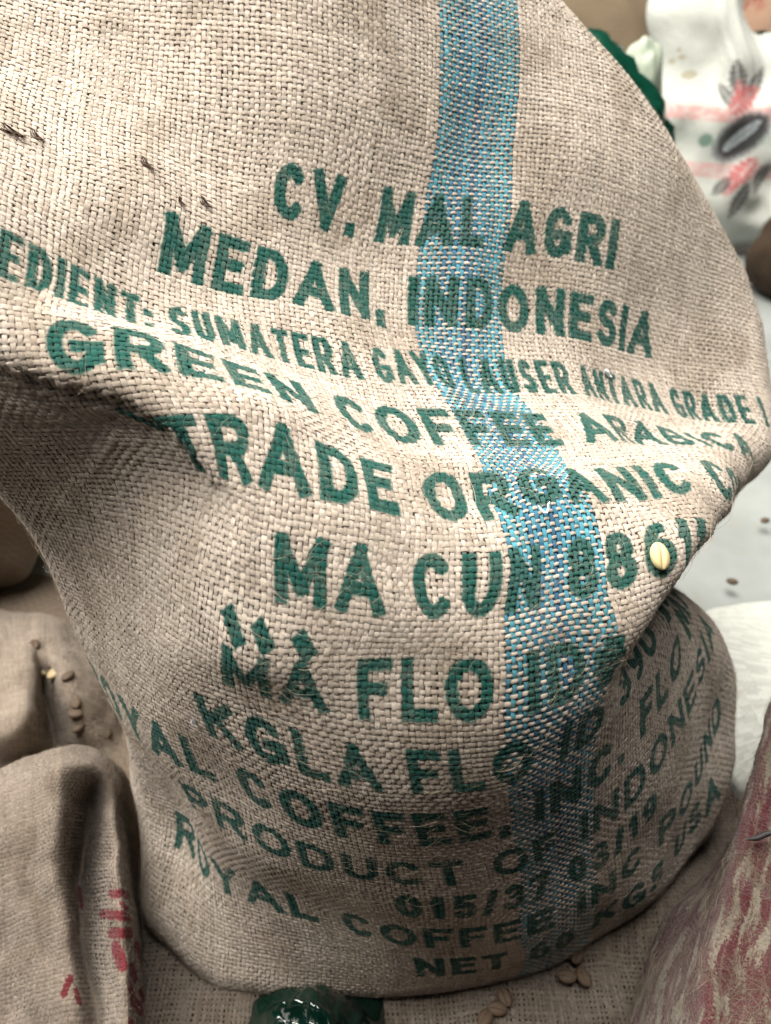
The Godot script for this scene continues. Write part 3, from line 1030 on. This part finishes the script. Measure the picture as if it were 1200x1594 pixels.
func spots_on(m: ArrayMesh, count: int, lift := 0.0005) -> Array:
	var a := m.surface_get_arrays(0)
	var p: PackedVector3Array = a[Mesh.ARRAY_VERTEX]
	var n: PackedVector3Array = a[Mesh.ARRAY_NORMAL]
	var spots := []
	for k in count:
		var i := rng.randi_range(0, p.size() - 2)
		var d := Vector3(rng.randf_range(-1, 1), rng.randf_range(-1, 1), rng.randf_range(-1, 1))
		d = (d - n[i] * d.dot(n[i])).normalized()
		spots.append([p[i].lerp(p[i + 1], rng.randf()) + n[i] * lift, n[i], d])
	return spots


func top_of(m: ArrayMesh, x: float, f: float) -> float:
	var p: PackedVector3Array = m.surface_get_arrays(0)[Mesh.ARRAY_VERTEX]
	var best := 1e9
	var top := 0.0
	for q in p:
		var d := Vector2(q.x * 100.0 - x, -q.z * 100.0 - f).length_squared()
		if d < best:
			best = d
			top = q.y * 100.0
	return top


# A smudged print for a cloth: blotches drawn out along the yarns.
func blotches(c: Color, cover: float, along: float, across: float, yarn_count: float, seed_at: float, strength := 0.9) -> ImageTexture:
	var n := 512
	var im := Image.create(n, n, false, Image.FORMAT_RGBA8)
	for x in n:
		var s := float(x) / n
		var yarn := floorf(s * yarn_count)
		var fray := 0.035 * noise.get_noise_2d(yarn * 13.7, seed_at)
		var take := 1.0 + 0.5 * noise.get_noise_2d(yarn * 7.9, seed_at + 40.0)
		for y in n:
			var t := float(y) / n + fray
			var v := noise.get_noise_2d(s * across + seed_at, t * along) + 0.3 * noise.get_noise_2d(s * across * 3.0, t * along * 2.2 + seed_at) + 0.35 * noise.get_noise_2d(s * 150.0, t * 90.0)
			var a := clampf((v + cover) * 4.0, 0.0, 1.0) * strength * clampf(take, 0.4, 1.0)
			var k := 1.0 + 0.3 * noise.get_noise_2d(s * 90.0, t * 90.0 + 9.0)
			im.set_pixel(x, y, Color(c.r * k, c.g * k, c.b * k, a))
	return ImageTexture.create_from_image(im)


func oval(im: Image, x: float, h: float, rx: float, rh: float, turn: float, c: Color) -> void:
	# on the white sack's print: 50 cm across 640 pixels, from x = 38 and h = 50 downwards
	var k := im.get_width() / 50.0
	var reach := maxf(rx, rh)
	var co := cos(deg_to_rad(turn))
	var si := sin(deg_to_rad(turn))
	for y in range(maxi(int((50.0 - h - reach) * k), 0), mini(int((50.0 - h + reach) * k), im.get_height() - 1)):
		for xx in range(maxi(int((x - 38.0 - reach) * k), 0), mini(int((x - 38.0 + reach) * k), im.get_width() - 1)):
			var dx := xx / k + 38.0 - x
			var dh := 50.0 - y / k - h
			var e := Vector2((dx * co + dh * si) / rx, (-dx * si + dh * co) / rh).length()
			e += 0.12 * noise.get_noise_2d(xx * 0.12, y * 0.12)
			if e < 1.0:
				var a := clampf((1.0 - e) * 8.0, 0.0, 1.0) * c.a
				var old := im.get_pixel(xx, y)
				var out := old.lerp(Color(c.r, c.g, c.b, old.a), a) if old.a > 0.02 else Color(c.r, c.g, c.b, 0.0)
				out.a = maxf(old.a, a)
				im.set_pixel(xx, y, out)


func leaf(im: Image, x: float, h: float, long: float, wide: float, turn: float, c: Color) -> void:
	# a pointed leaf with a saw-toothed edge and pale veins; x, h is its middle
	var k := im.get_width() / 50.0
	var co := cos(deg_to_rad(turn))
	var si := sin(deg_to_rad(turn))
	for y in range(maxi(int((50.0 - h - long) * k), 0), mini(int((50.0 - h + long) * k), im.get_height() - 1)):
		for xx in range(maxi(int((x - 38.0 - long) * k), 0), mini(int((x - 38.0 + long) * k), im.get_width() - 1)):
			var dx := xx / k + 38.0 - x
			var dh := 50.0 - y / k - h
			var a := (dx * co + dh * si) / long
			var b := (-dx * si + dh * co) / wide
			if absf(a) >= 1.0:
				continue
			var edge_at := pow(1.0 - a * a, 0.9) * (0.86 + 0.14 * sin(a * 22.0) * signf(b)) * (1.0 - 0.25 * a)
			if absf(b) < edge_at:
				var vein := absf(b) < 0.07 or absf(fposmod(a * 3.2 - absf(b) * 0.9, 0.8) - 0.4) < 0.05
				var t := c.a * (0.25 if vein else 1.0) * clampf((edge_at - absf(b)) * 9.0, 0.0, 1.0)
				t *= 0.85 + 0.3 * noise.get_noise_2d(xx * 0.2, y * 0.2)
				var old := im.get_pixel(xx, y)
				if t > old.a * 0.5:
					im.set_pixel(xx, y, Color(c.r, c.g, c.b, maxf(t, old.a * 0.4)))


func white_sack_print() -> ImageTexture:
	var n := 900
	var im := Image.create(n, n, false, Image.FORMAT_RGBA8)
	im.fill(Color(0.7, 0.3, 0.3, 0.0))
	var k := n / 50.0
	for band in [[21.3, 1.0, Color(0.80, 0.16, 0.22), 0.42], [17.8, 1.0, Color(0.15, 0.40, 0.33), 0.16], [13.2, 1.1, Color(0.82, 0.24, 0.30), 0.34]]:
		for x in n:
			for y in range(int((50.0 - band[0] - band[1]) * k), int((50.0 - band[0] + band[1]) * k)):
				var w := clampf(0.75 + 0.9 * noise.get_noise_2d(x * 0.05, y * 0.05 + band[0]), 0.2, 1.0)
				var c: Color = band[2]
				im.set_pixel(x, y, Color(c.r, c.g, c.b, band[3] * w))
	var black := Color(0.13, 0.12, 0.15, 0.95)
	var red := Color(0.62, 0.15, 0.19, 0.9)
	oval(im, 49.2, 17.6, 0.9, 1.1, 0.0, Color(0.12, 0.36, 0.30, 0.7))
	# upper leaves, lower leaves, the bean with its pale slit
	leaf(im, 51.9, 26.0, 2.9, 1.5, 112.0, black)
	leaf(im, 54.7, 25.3, 2.5, 1.15, 70.0, black)
	leaf(im, 50.5, 23.9, 2.1, 1.0, 130.0, black)
	leaf(im, 53.3, 23.3, 3.0, 1.8, 35.0, red)
	leaf(im, 52.6, 24.3, 2.0, 1.2, 105.0, red)
	leaf(im, 55.3, 12.9, 3.5, 1.7, 228.0, red)
	leaf(im, 54.2, 11.4, 2.0, 1.2, 250.0, red)
	leaf(im, 56.2, 9.0, 3.2, 1.5, 255.0, black)
	leaf(im, 58.7, 12.2, 2.8, 1.1, 262.0, black)
	leaf(im, 53.0, 11.0, 1.9, 1.0, 240.0, black)
	oval(im, 54.0, 18.3, 4.7, 3.3, 42.0, Color(0.36, 0.36, 0.40, 0.7))
	oval(im, 54.1, 18.4, 4.2, 2.8, 42.0, Color(0.14, 0.13, 0.15, 0.92))
	oval(im, 54.1, 18.4, 3.3, 0.95, 45.0, Color(0.72, 0.76, 0.78, 0.95))
	for s in 9:
		oval(im, 52.5 + s * 0.4, 16.8 + s * 0.4, 0.5, 0.12, 120.0 if s % 2 else 150.0, Color(0.30, 0.31, 0.34, 0.7))
	for s in [[45.4, 26.2, 1.1, 0.6], [42.8, 27.8, 0.5, 0.4], [43.9, 28.4, 0.5, 0.4], [43.3, 29.3, 0.35, 0.3]]:
		oval(im, s[0], s[1], s[2], s[3], 10.0, Color(0.55, 0.50, 0.36, 0.55))
	return ImageTexture.create_from_image(im)


func back_objects() -> void:
	# upright white sack: a front and a back sheet round one outline
	var ns := 40
	var nt := 40
	var w := 2 * ns + 1
	var p := PackedVector3Array()
	var uv := PackedVector2Array()
	var uv2 := PackedVector2Array()
	for j in nt + 1:
		var t := float(j) / nt
		for i in w:
			var front := i <= ns
			var s := float(i) / ns if front else float(2 * ns - i) / ns
			var x0 := lerpf(38.0, 84.0, s)
			var top := 31.0 + 14.0 * (1.0 - smoothstep(47.0, 54.0, x0)) + 0.5 * sin(x0 * 0.7)
			var h := t * top
			var left := 41.6 - 2.8 * smoothstep(24.0, 34.0, h) + 0.5 * sin(h * 0.5) + 2.0 * (1.0 - smoothstep(0.0, 5.0, h))
			var x := lerpf(left, 84.0, s)
			var puff := pow(maxf(sin(PI * s), 0.0), 0.6) * pow(maxf(sin(PI * clampf(t, 0.02, 0.985)), 0.0), 0.5)
			var f := 135.0 + (-8.0 if front else 8.0) * puff + 1.7 * noise.get_noise_3d(x * 0.12, h * 0.10, 5.0 if front else 50.0) * (0.4 + puff)
			p.append(pt(x, f, h))
			uv.append(Vector2(x / 3.4, h / 3.4))
			uv2.append(Vector2((x - 38.0) / 50.0, (50.0 - h) / 50.0))
	var white := weave(Color(0.78, 0.80, 0.79), white_sack_print(), 0.35)
	tag(obj("white_sack", grid_mesh(p, w, nt + 1, uv, uv2, true, true), white), "upright white woven sack printed with a black coffee bean between red leaves", "sack")
	# glossy green plastic behind the big sack's shoulder
	var gp := plain(Color(0.02, 0.19, 0.14), 0.2, 0.6)
	tag(obj("green_bag", bag(Vector3(13.5, 88, 17.5), Vector3(17.5, 7, 18.0), 0.9, 1.3, 0.16, 8.0), gp), "dark green glossy plastic bag showing behind the big sack's shoulder", "bag")
	tag(obj("pale_bag", bag(Vector3(32.3, 112, 15.5), Vector3(3.4, 4, 16.5), 0.8, 0.9, 0.2, 8.0), plain(Color(0.54, 0.58, 0.52), 0.5)), "pale green plastic bag beside the upright white sack", "bag")
	# farther sacks
	var far := weave(Color(0.50, 0.45, 0.38), blotches(Color(0.42, 0.06, 0.2), -0.35, 5.0, 7.0, 90.0, 3.0), 0.5)
	tag(obj("jute_sack", bag(Vector3(42, 215, 14), Vector3(34, 15, 30), 0.75, 1.6, 0.1, 5.0), far), "grey-brown jute sack far behind, between the big sack and the white sack", "sack")
	var tan := weave(Color(0.60, 0.50, 0.43), blotches(Color(0.45, 0.05, 0.16), -0.12, 5.0, 6.0, 90.0, 17.0), 0.5)
	tag(obj("jute_sack", bag(Vector3(91, 190, 14), Vector3(20, 12, 27), 0.75, 1.4, 0.1, 5.0), tan), "peach-coloured jute sack with maroon print behind the upright white sack", "sack")
	var dark := weave(Color(0.22, 0.18, 0.145), null, 0.7)
	tag(obj("jute_sack", bag(Vector3(69, 114, 4.5), Vector3(15, 9, 6.5), 0.8, 1.2, 0.12, 5.0), dark), "dark brown sack lying at the foot of the white sack", "sack")
	# white sack lying on the floor to the right
	tag(obj("white_sack", bag(Vector3(36.5, 33.0, 0.6), Vector3(16.5, 10.0, 2.2), 0.5, 0.3, 0.12, 4.0), weave(Color(0.78, 0.80, 0.79), null, 0.3)), "plain white sack lying flat on the floor beside the big sack", "sack")


func left_objects() -> void:
	var cloth := Color(0.50, 0.455, 0.41)
	# standing sack behind, and its seam
	var t := thing("jute_sack", "plump beige jute sack standing at the left edge behind the slumped one", "sack")
	obj("sack_body", bag(Vector3(-36.5, 49.5, 13.0), Vector3(11.5, 7.5, 14.5), 0.72, 0.9, 0.14, 4.0), weave(cloth, null, 1.2), t)
	var seam := PackedVector3Array()
	for k in 14:
		var h := 2.5 + k * 1.5
		seam.append(pt(-29.6 - 0.04 * (h - 12.0) * (h - 12.0) * 0.4 + 0.4 * sin(k * 0.9), 43.0 + 0.02 * (h - 12.0) * (h - 12.0), h))
	obj("seam", strand(seam, 0.0035, 6), weave(Color(0.36, 0.29, 0.22), null, 0.6), t)
	# slumped sack: the flat upper part with a hole torn in it, and the folded lower part
	var s := thing("slumped_sack", "half-empty beige jute sack slumped in folds at the left, with maroon print", "sack")
	lay_cloth([
		[Vector3(-32.5, 43.9, 1), Vector3(-28.6, 42.0, 1.5), Vector3(-26.5, 41.6, 1.5), Vector3(-25.3, 41.5, 1.5), Vector3(-23.4, 40.6, 1.5), Vector3(-20.5, 38.5, 1)],
		[Vector3(-27.8, 36.0, 4.5), Vector3(-25.1, 35.5, 4.5), Vector3(-23.3, 35.5, 4.5), Vector3(-22.5, 35.5, 4.3), Vector3(-20.3, 34.5, 4), Vector3(-18.4, 34.4, 2)],
		[Vector3(-25.5, 31.6, 5.5), Vector3(-23.1, 31.3, 5.5), Vector3(-21.3, 31.7, 5.3), Vector3(-22.2, 33.7, 2), Vector3(-19.7, 32.1, 4), Vector3(-17.6, 31.9, 1.5)],
		[Vector3(-23.7, 27.8, 6), Vector3(-21.5, 27.6, 6), Vector3(-20.1, 28.3, 5.5), Vector3(-21.1, 31.0, 0.5), Vector3(-18.7, 30.4, 2.6), Vector3(-17.0, 30.5, 0.5)],
		[Vector3(-23.9, 26.8, 4), Vector3(-21.7, 26.8, 4), Vector3(-20.5, 27.7, 3), Vector3(-20.4, 29.4, 0.3), Vector3(-18.7, 29.4, 0.3), Vector3(-16.5, 28.8, 0.2)],
		[Vector3(-24.2, 26.0, 2), Vector3(-22.0, 26.0, 2), Vector3(-20.8, 26.9, 1), Vector3(-19.4, 27.3, 0.1), Vector3(-17.7, 27.3, 0.1), Vector3(-15.6, 26.9, 0.1)],
	], 0.2, 0.35)
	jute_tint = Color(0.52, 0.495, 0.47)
	var bare: StandardMaterial3D = yarn_mat.duplicate()
	bare.detail_enabled = false
	var flat := skin()
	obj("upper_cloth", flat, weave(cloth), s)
	obj("upright_yarns", yarns(true, false), bare, s, "stuff")
	obj("cross_yarns", yarns(false, false), bare, s, "stuff")
	hairs(s, sack_spots(1500), hair_mat, 0.15, 0.7, 0.0045)
	var marks := Image.create(256, 384, false, Image.FORMAT_RGBA8)
	marks.fill(Color(0.36, 0.05, 0.11, 0.0))
	for m in [[.80, .575, .86, .565, .016], [.84, .60, .85, .605, .014], [.76, .625, .86, .63, .016], [.79, .668, .86, .668, .018], [.80, .70, .815, .75, .02], [.93, .69, .96, .73, .016], [.88, .75, .90, .77, .022], [.86, .80, .875, .825, .022], [.90, .83, .95, .835, .02], [.95, .80, .97, .81, .018], [.66, .56, .67, .60, .014], [.85, .87, .87, .90, .02], [.93, .88, .97, .90, .02], [.44, .80, .47, .77, .014], [.50, .80, .51, .82, .012], [.62, .88, .66, .90, .014]]:
		var a := Vector2(m[0] * 256, m[1] * 384)
		var b := Vector2(m[2] * 256, m[3] * 384)
		for y in range(maxi(int(minf(a.y, b.y)) - 12, 0), mini(int(maxf(a.y, b.y)) + 12, 383)):
			for x in range(maxi(int(minf(a.x, b.x)) - 12, 0), mini(int(maxf(a.x, b.x)) + 12, 255)):
				var q := Geometry2D.get_closest_point_to_segment(Vector2(x, y), a, b)
				var d: float = q.distance_to(Vector2(x, y)) - m[4] * 256 * (1.0 + 0.4 * noise.get_noise_2d(x * 0.3, y * 0.3))
				if d < 1.0:
					marks.set_pixel(x, y, Color(0.36, 0.05, 0.11, maxf(marks.get_pixel(x, y).a, clampf(1.0 - d, 0.0, 0.9))))
	lay_cloth([
		[Vector3(-24.0, 26.4, 3), Vector3(-21.5, 26.3, 4), Vector3(-20.0, 27.2, 4), Vector3(-18.4, 27.8, 4), Vector3(-16.5, 27.6, 4), Vector3(-15.4, 27.3, 3), Vector3(-15.0, 27.4, 1)],
		[Vector3(-20.3, 21.7, 8), Vector3(-18.6, 22.3, 8.5), Vector3(-17.1, 22.8, 9), Vector3(-15.5, 23.1, 9.5), Vector3(-14.1, 23.2, 9), Vector3(-13.5, 23.6, 7), Vector3(-14.4, 25.8, 2)],
		[Vector3(-19.1, 19.2, 8.3), Vector3(-17.5, 19.9, 8.8), Vector3(-16.0, 20.2, 9.3), Vector3(-14.8, 20.5, 9.5), Vector3(-14.9, 22.6, 6), Vector3(-13.0, 21.5, 7.5), Vector3(-13.9, 24.1, 2)],
		[Vector3(-18.8, 17.2, 6.5), Vector3(-17.1, 17.7, 7.2), Vector3(-15.6, 18.0, 7.8), Vector3(-14.4, 18.5, 8), Vector3(-15.1, 20.6, 4.2), Vector3(-12.1, 18.8, 7.5), Vector3(-13.2, 21.4, 1.5)],
		[Vector3(-18.6, 15.6, 4.8), Vector3(-16.8, 15.8, 5.5), Vector3(-15.0, 16.0, 6.3), Vector3(-13.8, 16.4, 6.5), Vector3(-14.1, 17.6, 4), Vector3(-11.3, 16.2, 7), Vector3(-12.2, 18.6, 1.2)],
		[Vector3(-18.3, 13.5, 3), Vector3(-16.6, 13.8, 3.6), Vector3(-14.4, 13.9, 4.6), Vector3(-13.0, 14.0, 5), Vector3(-12.7, 14.6, 3.4), Vector3(-10.6, 13.8, 6), Vector3(-11.3, 15.5, 1)],
		[Vector3(-17.8, 10.9, 1), Vector3(-16.1, 11.2, 1.5), Vector3(-14.1, 11.4, 2.4), Vector3(-12.7, 11.5, 2.8), Vector3(-12.0, 11.7, 2), Vector3(-10.2, 11.3, 4), Vector3(-10.3, 12.2, 0.4)],
	], 0.25, 0.35)
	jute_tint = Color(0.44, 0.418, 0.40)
	var red_marks := ImageTexture.create_from_image(marks)
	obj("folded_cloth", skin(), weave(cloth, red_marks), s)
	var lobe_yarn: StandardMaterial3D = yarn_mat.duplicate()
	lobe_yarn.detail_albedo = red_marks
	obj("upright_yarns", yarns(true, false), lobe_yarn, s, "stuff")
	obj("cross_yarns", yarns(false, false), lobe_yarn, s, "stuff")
	hairs(s, sack_spots(2200), hair_mat, 0.15, 0.7, 0.0045)
	flat_cloth = flat


var flat_cloth: ArrayMesh


func right_objects() -> void:
	var s := thing("maroon_sack", "fuzzy jute sack with smeared maroon print in the right foreground corner", "sack")
	lay_cloth([
		[Vector3(34.1, 39.5, 0), Vector3(30.6, 36.2, 4), Vector3(27.5, 33.4, 8), Vector3(25.8, 32.9, 10.5), Vector3(27.5, 32.9, 10.5), Vector3(31.1, 34.0, 9.5), Vector3(37.5, 37.8, 6)],
		[Vector3(26.7, 33.1, 0), Vector3(24.1, 30.4, 4), Vector3(21.7, 28.0, 8), Vector3(20.1, 26.7, 11), Vector3(21.6, 26.7, 11), Vector3(24.6, 27.6, 10), Vector3(30.5, 31.1, 6)],
		[Vector3(22.9, 27.8, 0), Vector3(20.7, 25.3, 4), Vector3(18.5, 22.9, 8), Vector3(16.6, 21.3, 12), Vector3(17.4, 20.6, 12.5), Vector3(19.4, 20.6, 12), Vector3(25.5, 23.8, 7)],
		[Vector3(18.6, 23.2, 0), Vector3(16.6, 20.9, 4), Vector3(15.4, 18.8, 8), Vector3(14.4, 17.7, 12), Vector3(15.3, 17.0, 12.5), Vector3(17.1, 16.8, 12), Vector3(22.7, 19.0, 7)],
		[Vector3(15.2, 20.3, 0), Vector3(13.6, 18.5, 4), Vector3(13.2, 16.2, 8.5), Vector3(12.8, 15.0, 12), Vector3(13.6, 14.2, 12.5), Vector3(15.4, 14.0, 12), Vector3(20.4, 15.6, 7)],
		[Vector3(13.0, 17.3, 0), Vector3(11.6, 15.7, 4), Vector3(11.5, 13.9, 8.5), Vector3(11.3, 12.7, 12), Vector3(12.2, 12.1, 12.3), Vector3(14.0, 11.9, 12), Vector3(18.8, 13.0, 7)],
		[Vector3(11.6, 15.1, 0), Vector3(10.4, 13.6, 4), Vector3(10.3, 11.9, 8.5), Vector3(10.2, 10.7, 12), Vector3(11.1, 10.1, 12.3), Vector3(12.8, 9.8, 12), Vector3(17.3, 10.4, 7)],
		[Vector3(10.1, 11.6, 0), Vector3(8.9, 10.5, 4), Vector3(9.0, 9.4, 8), Vector3(9.2, 8.5, 11), Vector3(10.3, 8.0, 11), Vector3(12.1, 7.8, 10), Vector3(15.7, 7.9, 6)],
	], 0.3, 0.35)
	jute_tint = Color(0.28, 0.28, 0.255)
	var smears := blotches(Color(0.23, 0.012, 0.075), 0.34, 7.0, 17.0, 110.0, 60.0)
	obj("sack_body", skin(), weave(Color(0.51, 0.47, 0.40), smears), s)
	var yarn: StandardMaterial3D = yarn_mat.duplicate()
	yarn.detail_albedo = smears
	obj("upright_yarns", yarns(true, false), yarn, s, "stuff")
	obj("cross_yarns", yarns(false, false), yarn, s, "stuff")
	var dull: StandardMaterial3D = hair_mat.duplicate()
	dull.albedo_color = Color(0.42, 0.385, 0.34)
	hairs(s, sack_spots(3500), dull, 0.4, 1.4, 0.0042)
	hairs(s, sack_spots(6000), dull, 0.15, 0.5, 0.0045)
	jute_tint = Color(1, 1, 1)
	var twig := PackedVector3Array()
	for k in 8:
		var e := k / 7.0
		twig.append(pt(14.1, 16.8, 13.0) .lerp(pt(15.3, 16.9, 13.4), e) + Vector3(0, 0.0003 * sin(k * 1.7), 0.0003 * sin(k * 1.1)))
	tag(obj("twig", strand(twig, 0.0011, 6), plain(Color(0.10, 0.085, 0.09), 0.7)), "thin dark twig lying on the maroon-printed sack", "twig")
	# crumpled green plastic at the near edge
	var w := 72
	var p := PackedVector3Array()
	var uv := PackedVector2Array()
	for j in w:
		for i in w:
			var x := -7.6 + 8.0 * i / (w - 1)
			var f := 6.5 + 11.0 * j / (w - 1)
			var ex := (x + 3.7) / 3.5
			var ef := (f - 12.2) / 4.6
			var tent := maxf(0.0, 1.0 - pow(absf(ex - 0.12), 1.25)) * maxf(0.0, 1.0 - pow(absf(ef), 3.0))
			var fold := 1.0 - absf(noise.get_noise_2d(x * 0.20 + 7.0, f * 0.34 + x * 0.1)) * 2.4
			var pleat := 1.0 - absf(noise.get_noise_2d(atan2(ex, ef + 1.2) * 3.2, 4.0 + tent)) * 1.8
			var h := 4.9 * pow(tent, 0.8) * (0.70 + 0.22 * fold + 0.14 * pleat) + 0.1
			p.append(pt(x, f, h))
			uv.append(Vector2(x, f))
	tag(obj("green_plastic_bag", grid_mesh(p, w, w, uv), plain(Color(0.012, 0.10, 0.075), 0.12, 0.8)), "crumpled dark green glossy plastic bag at the foot of the big sack", "bag")


func bean_mesh(r: Vector3) -> ArrayMesh:
	var w := 33
	var h := 21
	var p := PackedVector3Array()
	var uv := PackedVector2Array()
	for j in h:
		var b := PI * (float(j) / (h - 1) - 0.5)
		for i in w:
			var a := TAU * i / (w - 1)
			var q := Vector3(sin(b), cos(b) * sin(a), cos(b) * cos(a))   # long axis x, up y
			var y := q.y
			if y > 0.0:
				y *= 0.72
				y -= 0.42 * exp(-pow((q.z - 0.10 * sin(q.x * 3.0)) / 0.13, 2.0)) * (1.0 - pow(absf(q.x), 4.0))
			p.append(Vector3(q.x * r.x, y * r.y, q.z * r.z))
			uv.append(Vector2(float(i) / w, float(j) / h))
	return grid_mesh(p, w, h, uv, PackedVector2Array(), false, true)


func place_bean(called: String, mesh: Mesh, mat: Material, at: Vector3, up: Vector3, dir: Vector3, label: String, group := "") -> void:
	var o := obj(called, mesh, mat)
	var d := (dir - up * dir.dot(up)).normalized()
	o.transform = Transform3D(Basis(d, up, d.cross(up)), at)
	tag(o, label, "coffee bean", group)


func on_cloth(u: float, v: float) -> int:
	return int((u - U0) / STEP) * NV + int((v - V0) / STEP)


func small_things() -> void:
	var bean := bean_mesh(Vector3(0.0046, 0.0026, 0.0033))
	var cream := plain(Color(0.72, 0.66, 0.49), 0.75, 0.3)
	var green := plain(Color(0.60, 0.54, 0.40), 0.55)
	var brown := plain(Color(0.27, 0.21, 0.15), 0.7)
	var k := on_cloth(6.35, 1.55)
	place_bean("coffee_bean", bean_mesh(Vector3(0.0050, 0.0028, 0.0034)), cream, cloth_p[k] + cloth_n[k] * 0.0022, cloth_n[k], cloth_v[k] * 0.95 + cloth_u[k] * 0.05, "pale cream coffee bean stuck on the printed figure 6 of the big sack")
	# on the slumped sack and in the gap beside it
	var n := 0
	var left_labels := ["upper of two pale coffee beans on the slumped sack", "lower of two pale coffee beans on the slumped sack", "brown coffee bean topmost in the row on the slumped sack", "brown coffee bean touching the pale beans on the slumped sack", "brown coffee bean just right of the pale beans on the slumped sack", "topmost of three brown beans in a column on the slumped sack", "middle of three brown beans in a column on the slumped sack", "lowest of three brown beans in a column on the slumped sack", "brown coffee bean in the fold between slumped sack and big sack", "upper of two brown beans wedged under the big sack's left side", "lower of two brown beans wedged under the big sack's left side"]
	for b in [
		[-22.1, 34.4, 1],
		[-21.1, 33.6, 1],
		[-22.9, 35.6, 0],
		[-21.3, 34.3, 0],
		[-19.9, 33.0, 0],
		[-19.1, 31.5, 0],
		[-19.0, 30.9, 0],
		[-18.8, 30.4, 0],
		[-17.6, 31.1, 0],
		[-16.0, 28.6, 0],
		[-15.4, 27.8, 0],
	]:
		var h := top_of(flat_cloth, b[0], b[1])
		var pale: bool = b[2] > 0.5
		place_bean("coffee_bean", bean, green if pale else brown, pt(b[0], b[1], h + 0.27), Vector3(0.1 * sin(n), 1, 0.1 * cos(n)).normalized(), Vector3(cos(n * 2.1), 0, sin(n * 2.1)), left_labels.pop_front(), "beans scattered on the slumped sack")
		n += 1
	var foot := ["right one of two brown coffee beans side by side below the big sack", "left one of two brown coffee beans side by side below the big sack", "brown coffee bean against the foot of the blue stripe", "upper of three brown coffee beans under the word NET", "middle of three brown coffee beans under the word NET", "lowest of three brown coffee beans under the word NET", "small brown coffee bean near the maroon sack's shaded side"]
	for b in [
		[9.5, 16.8],
		[8.7, 16.8],
		[9.4, 17.8],
		[5.6, 15.9],
		[5.2, 15.4],
		[4.6, 15.0],
		[14.4, 23.1],
	]:
		place_bean("coffee_bean", bean, brown, pt(b[0], b[1], 1.12 + 0.7 * noise.get_noise_2d(b[0] * 0.08, b[1] * 0.08 + 20.0)), Vector3.UP, Vector3(cos(n * 2.1), 0, sin(n * 2.1)), foot.pop_front(), "beans below the big sack")
		n += 1
	place_bean("coffee_bean", bean, brown, pt(27.8, 46.7, 0.2), Vector3.UP, Vector3(1, 0, 0.3), "brown coffee bean on the pale floor just right of the big sack")
	place_bean("coffee_bean", bean, brown, pt(33.7, 54.9, 0.2), Vector3.UP, Vector3(1, 0, -0.4), "brown coffee bean on the pale floor at the right edge, farther back")
	# white bits caught on the cloth
	var white := plain(Color(0.90, 0.91, 0.93), 0.4)
	k = on_cloth(2.1, -0.9)
	var bits := PackedVector3Array()
	for e in [[-0.22, -0.16], [-0.16, 0.0], [-0.05, 0.16], [0.04, 0.19], [0.13, 0.08], [0.17, -0.10], [0.26, -0.19]]:
		bits.append(cloth_p[k] + cloth_n[k] * (0.0016 + 0.0006 * absf(e[0])) + (cloth_u[k] * e[0] + cloth_v[k] * e[1]) * 0.01)
	tag(obj("plastic_sliver", strand(bits, 0.00045, 6), white), "white plastic sliver bent in a V on the blue stripe", "plastic scrap")
	k = on_cloth(10.2, -10.1)
	bits = PackedVector3Array()
	for e in 6:
		bits.append(cloth_p[k] + cloth_n[k] * (0.0014 + 0.0005 * sin(e * 1.2)) + (cloth_u[k] * (e - 2.5) * 0.10 + cloth_v[k] * (e - 2.5) * 0.05) * 0.01)
	tag(obj("plastic_flake", strand(bits, 0.0009, 6), white), "white plastic flake on the small print near the right", "plastic scrap")
	k = on_cloth(-12.0, 8.6)
	bits = PackedVector3Array()
	for e in 5:
		bits.append(cloth_p[k] + cloth_n[k] * 0.0013 + (cloth_v[k] * (e - 2.0) * 0.07 + cloth_u[k] * 0.02 * sin(e * 2.0)) * 0.01)
	tag(obj("plastic_flake", strand(bits, 0.0010, 6), white), "tiny white flake beside the letter K low on the big sack", "plastic scrap")
	# brown bits of bark and root caught in the weave
	var bark := plain(Color(0.25, 0.17, 0.12), 0.9)
	var what := ["brown shred of bark caught in the weave above the word MEDAN", "dark brown strip of bark at the left edge of the big sack", "short brown shred beside the strip at the left edge", "small brown twig crossing the cloth at the letter C", "curled brown root above the letter M of MEDAN"]
	for b in [[-11.9, -15.7, 0.5, 0.5, 5], [-16.5, -15.2, 0.9, 0.25, 6], [-15.6, -15.3, 0.5, 0.4, 4], [-10.6, -14.3, 0.25, 0.3, 3], [-9.6, -14.9, 0.5, 0.3, 4]]:
		k = on_cloth(b[0], b[1])
		var st := SurfaceTool.new()
		for e in int(b[4]):
			var line := PackedVector3Array()
			for q in 7:
				var t := q / 6.0 - 0.5
				line.append(cloth_p[k] + cloth_n[k] * (0.0010 + 0.0006 * sin(q + e)) + (cloth_u[k] * (t * b[2] + 0.04 * sin(q * 1.3 + e)) + cloth_v[k] * (t * b[3] + 0.06 * (e - 2) + 0.05 * sin(q * 0.9 + e * 2.0))) * 0.01)
			st.append_from(strand(line, 0.00024, 4), 0, Transform3D())
		tag(obj("bark_shred", st.commit(), bark), what.pop_front(), "bark shred")
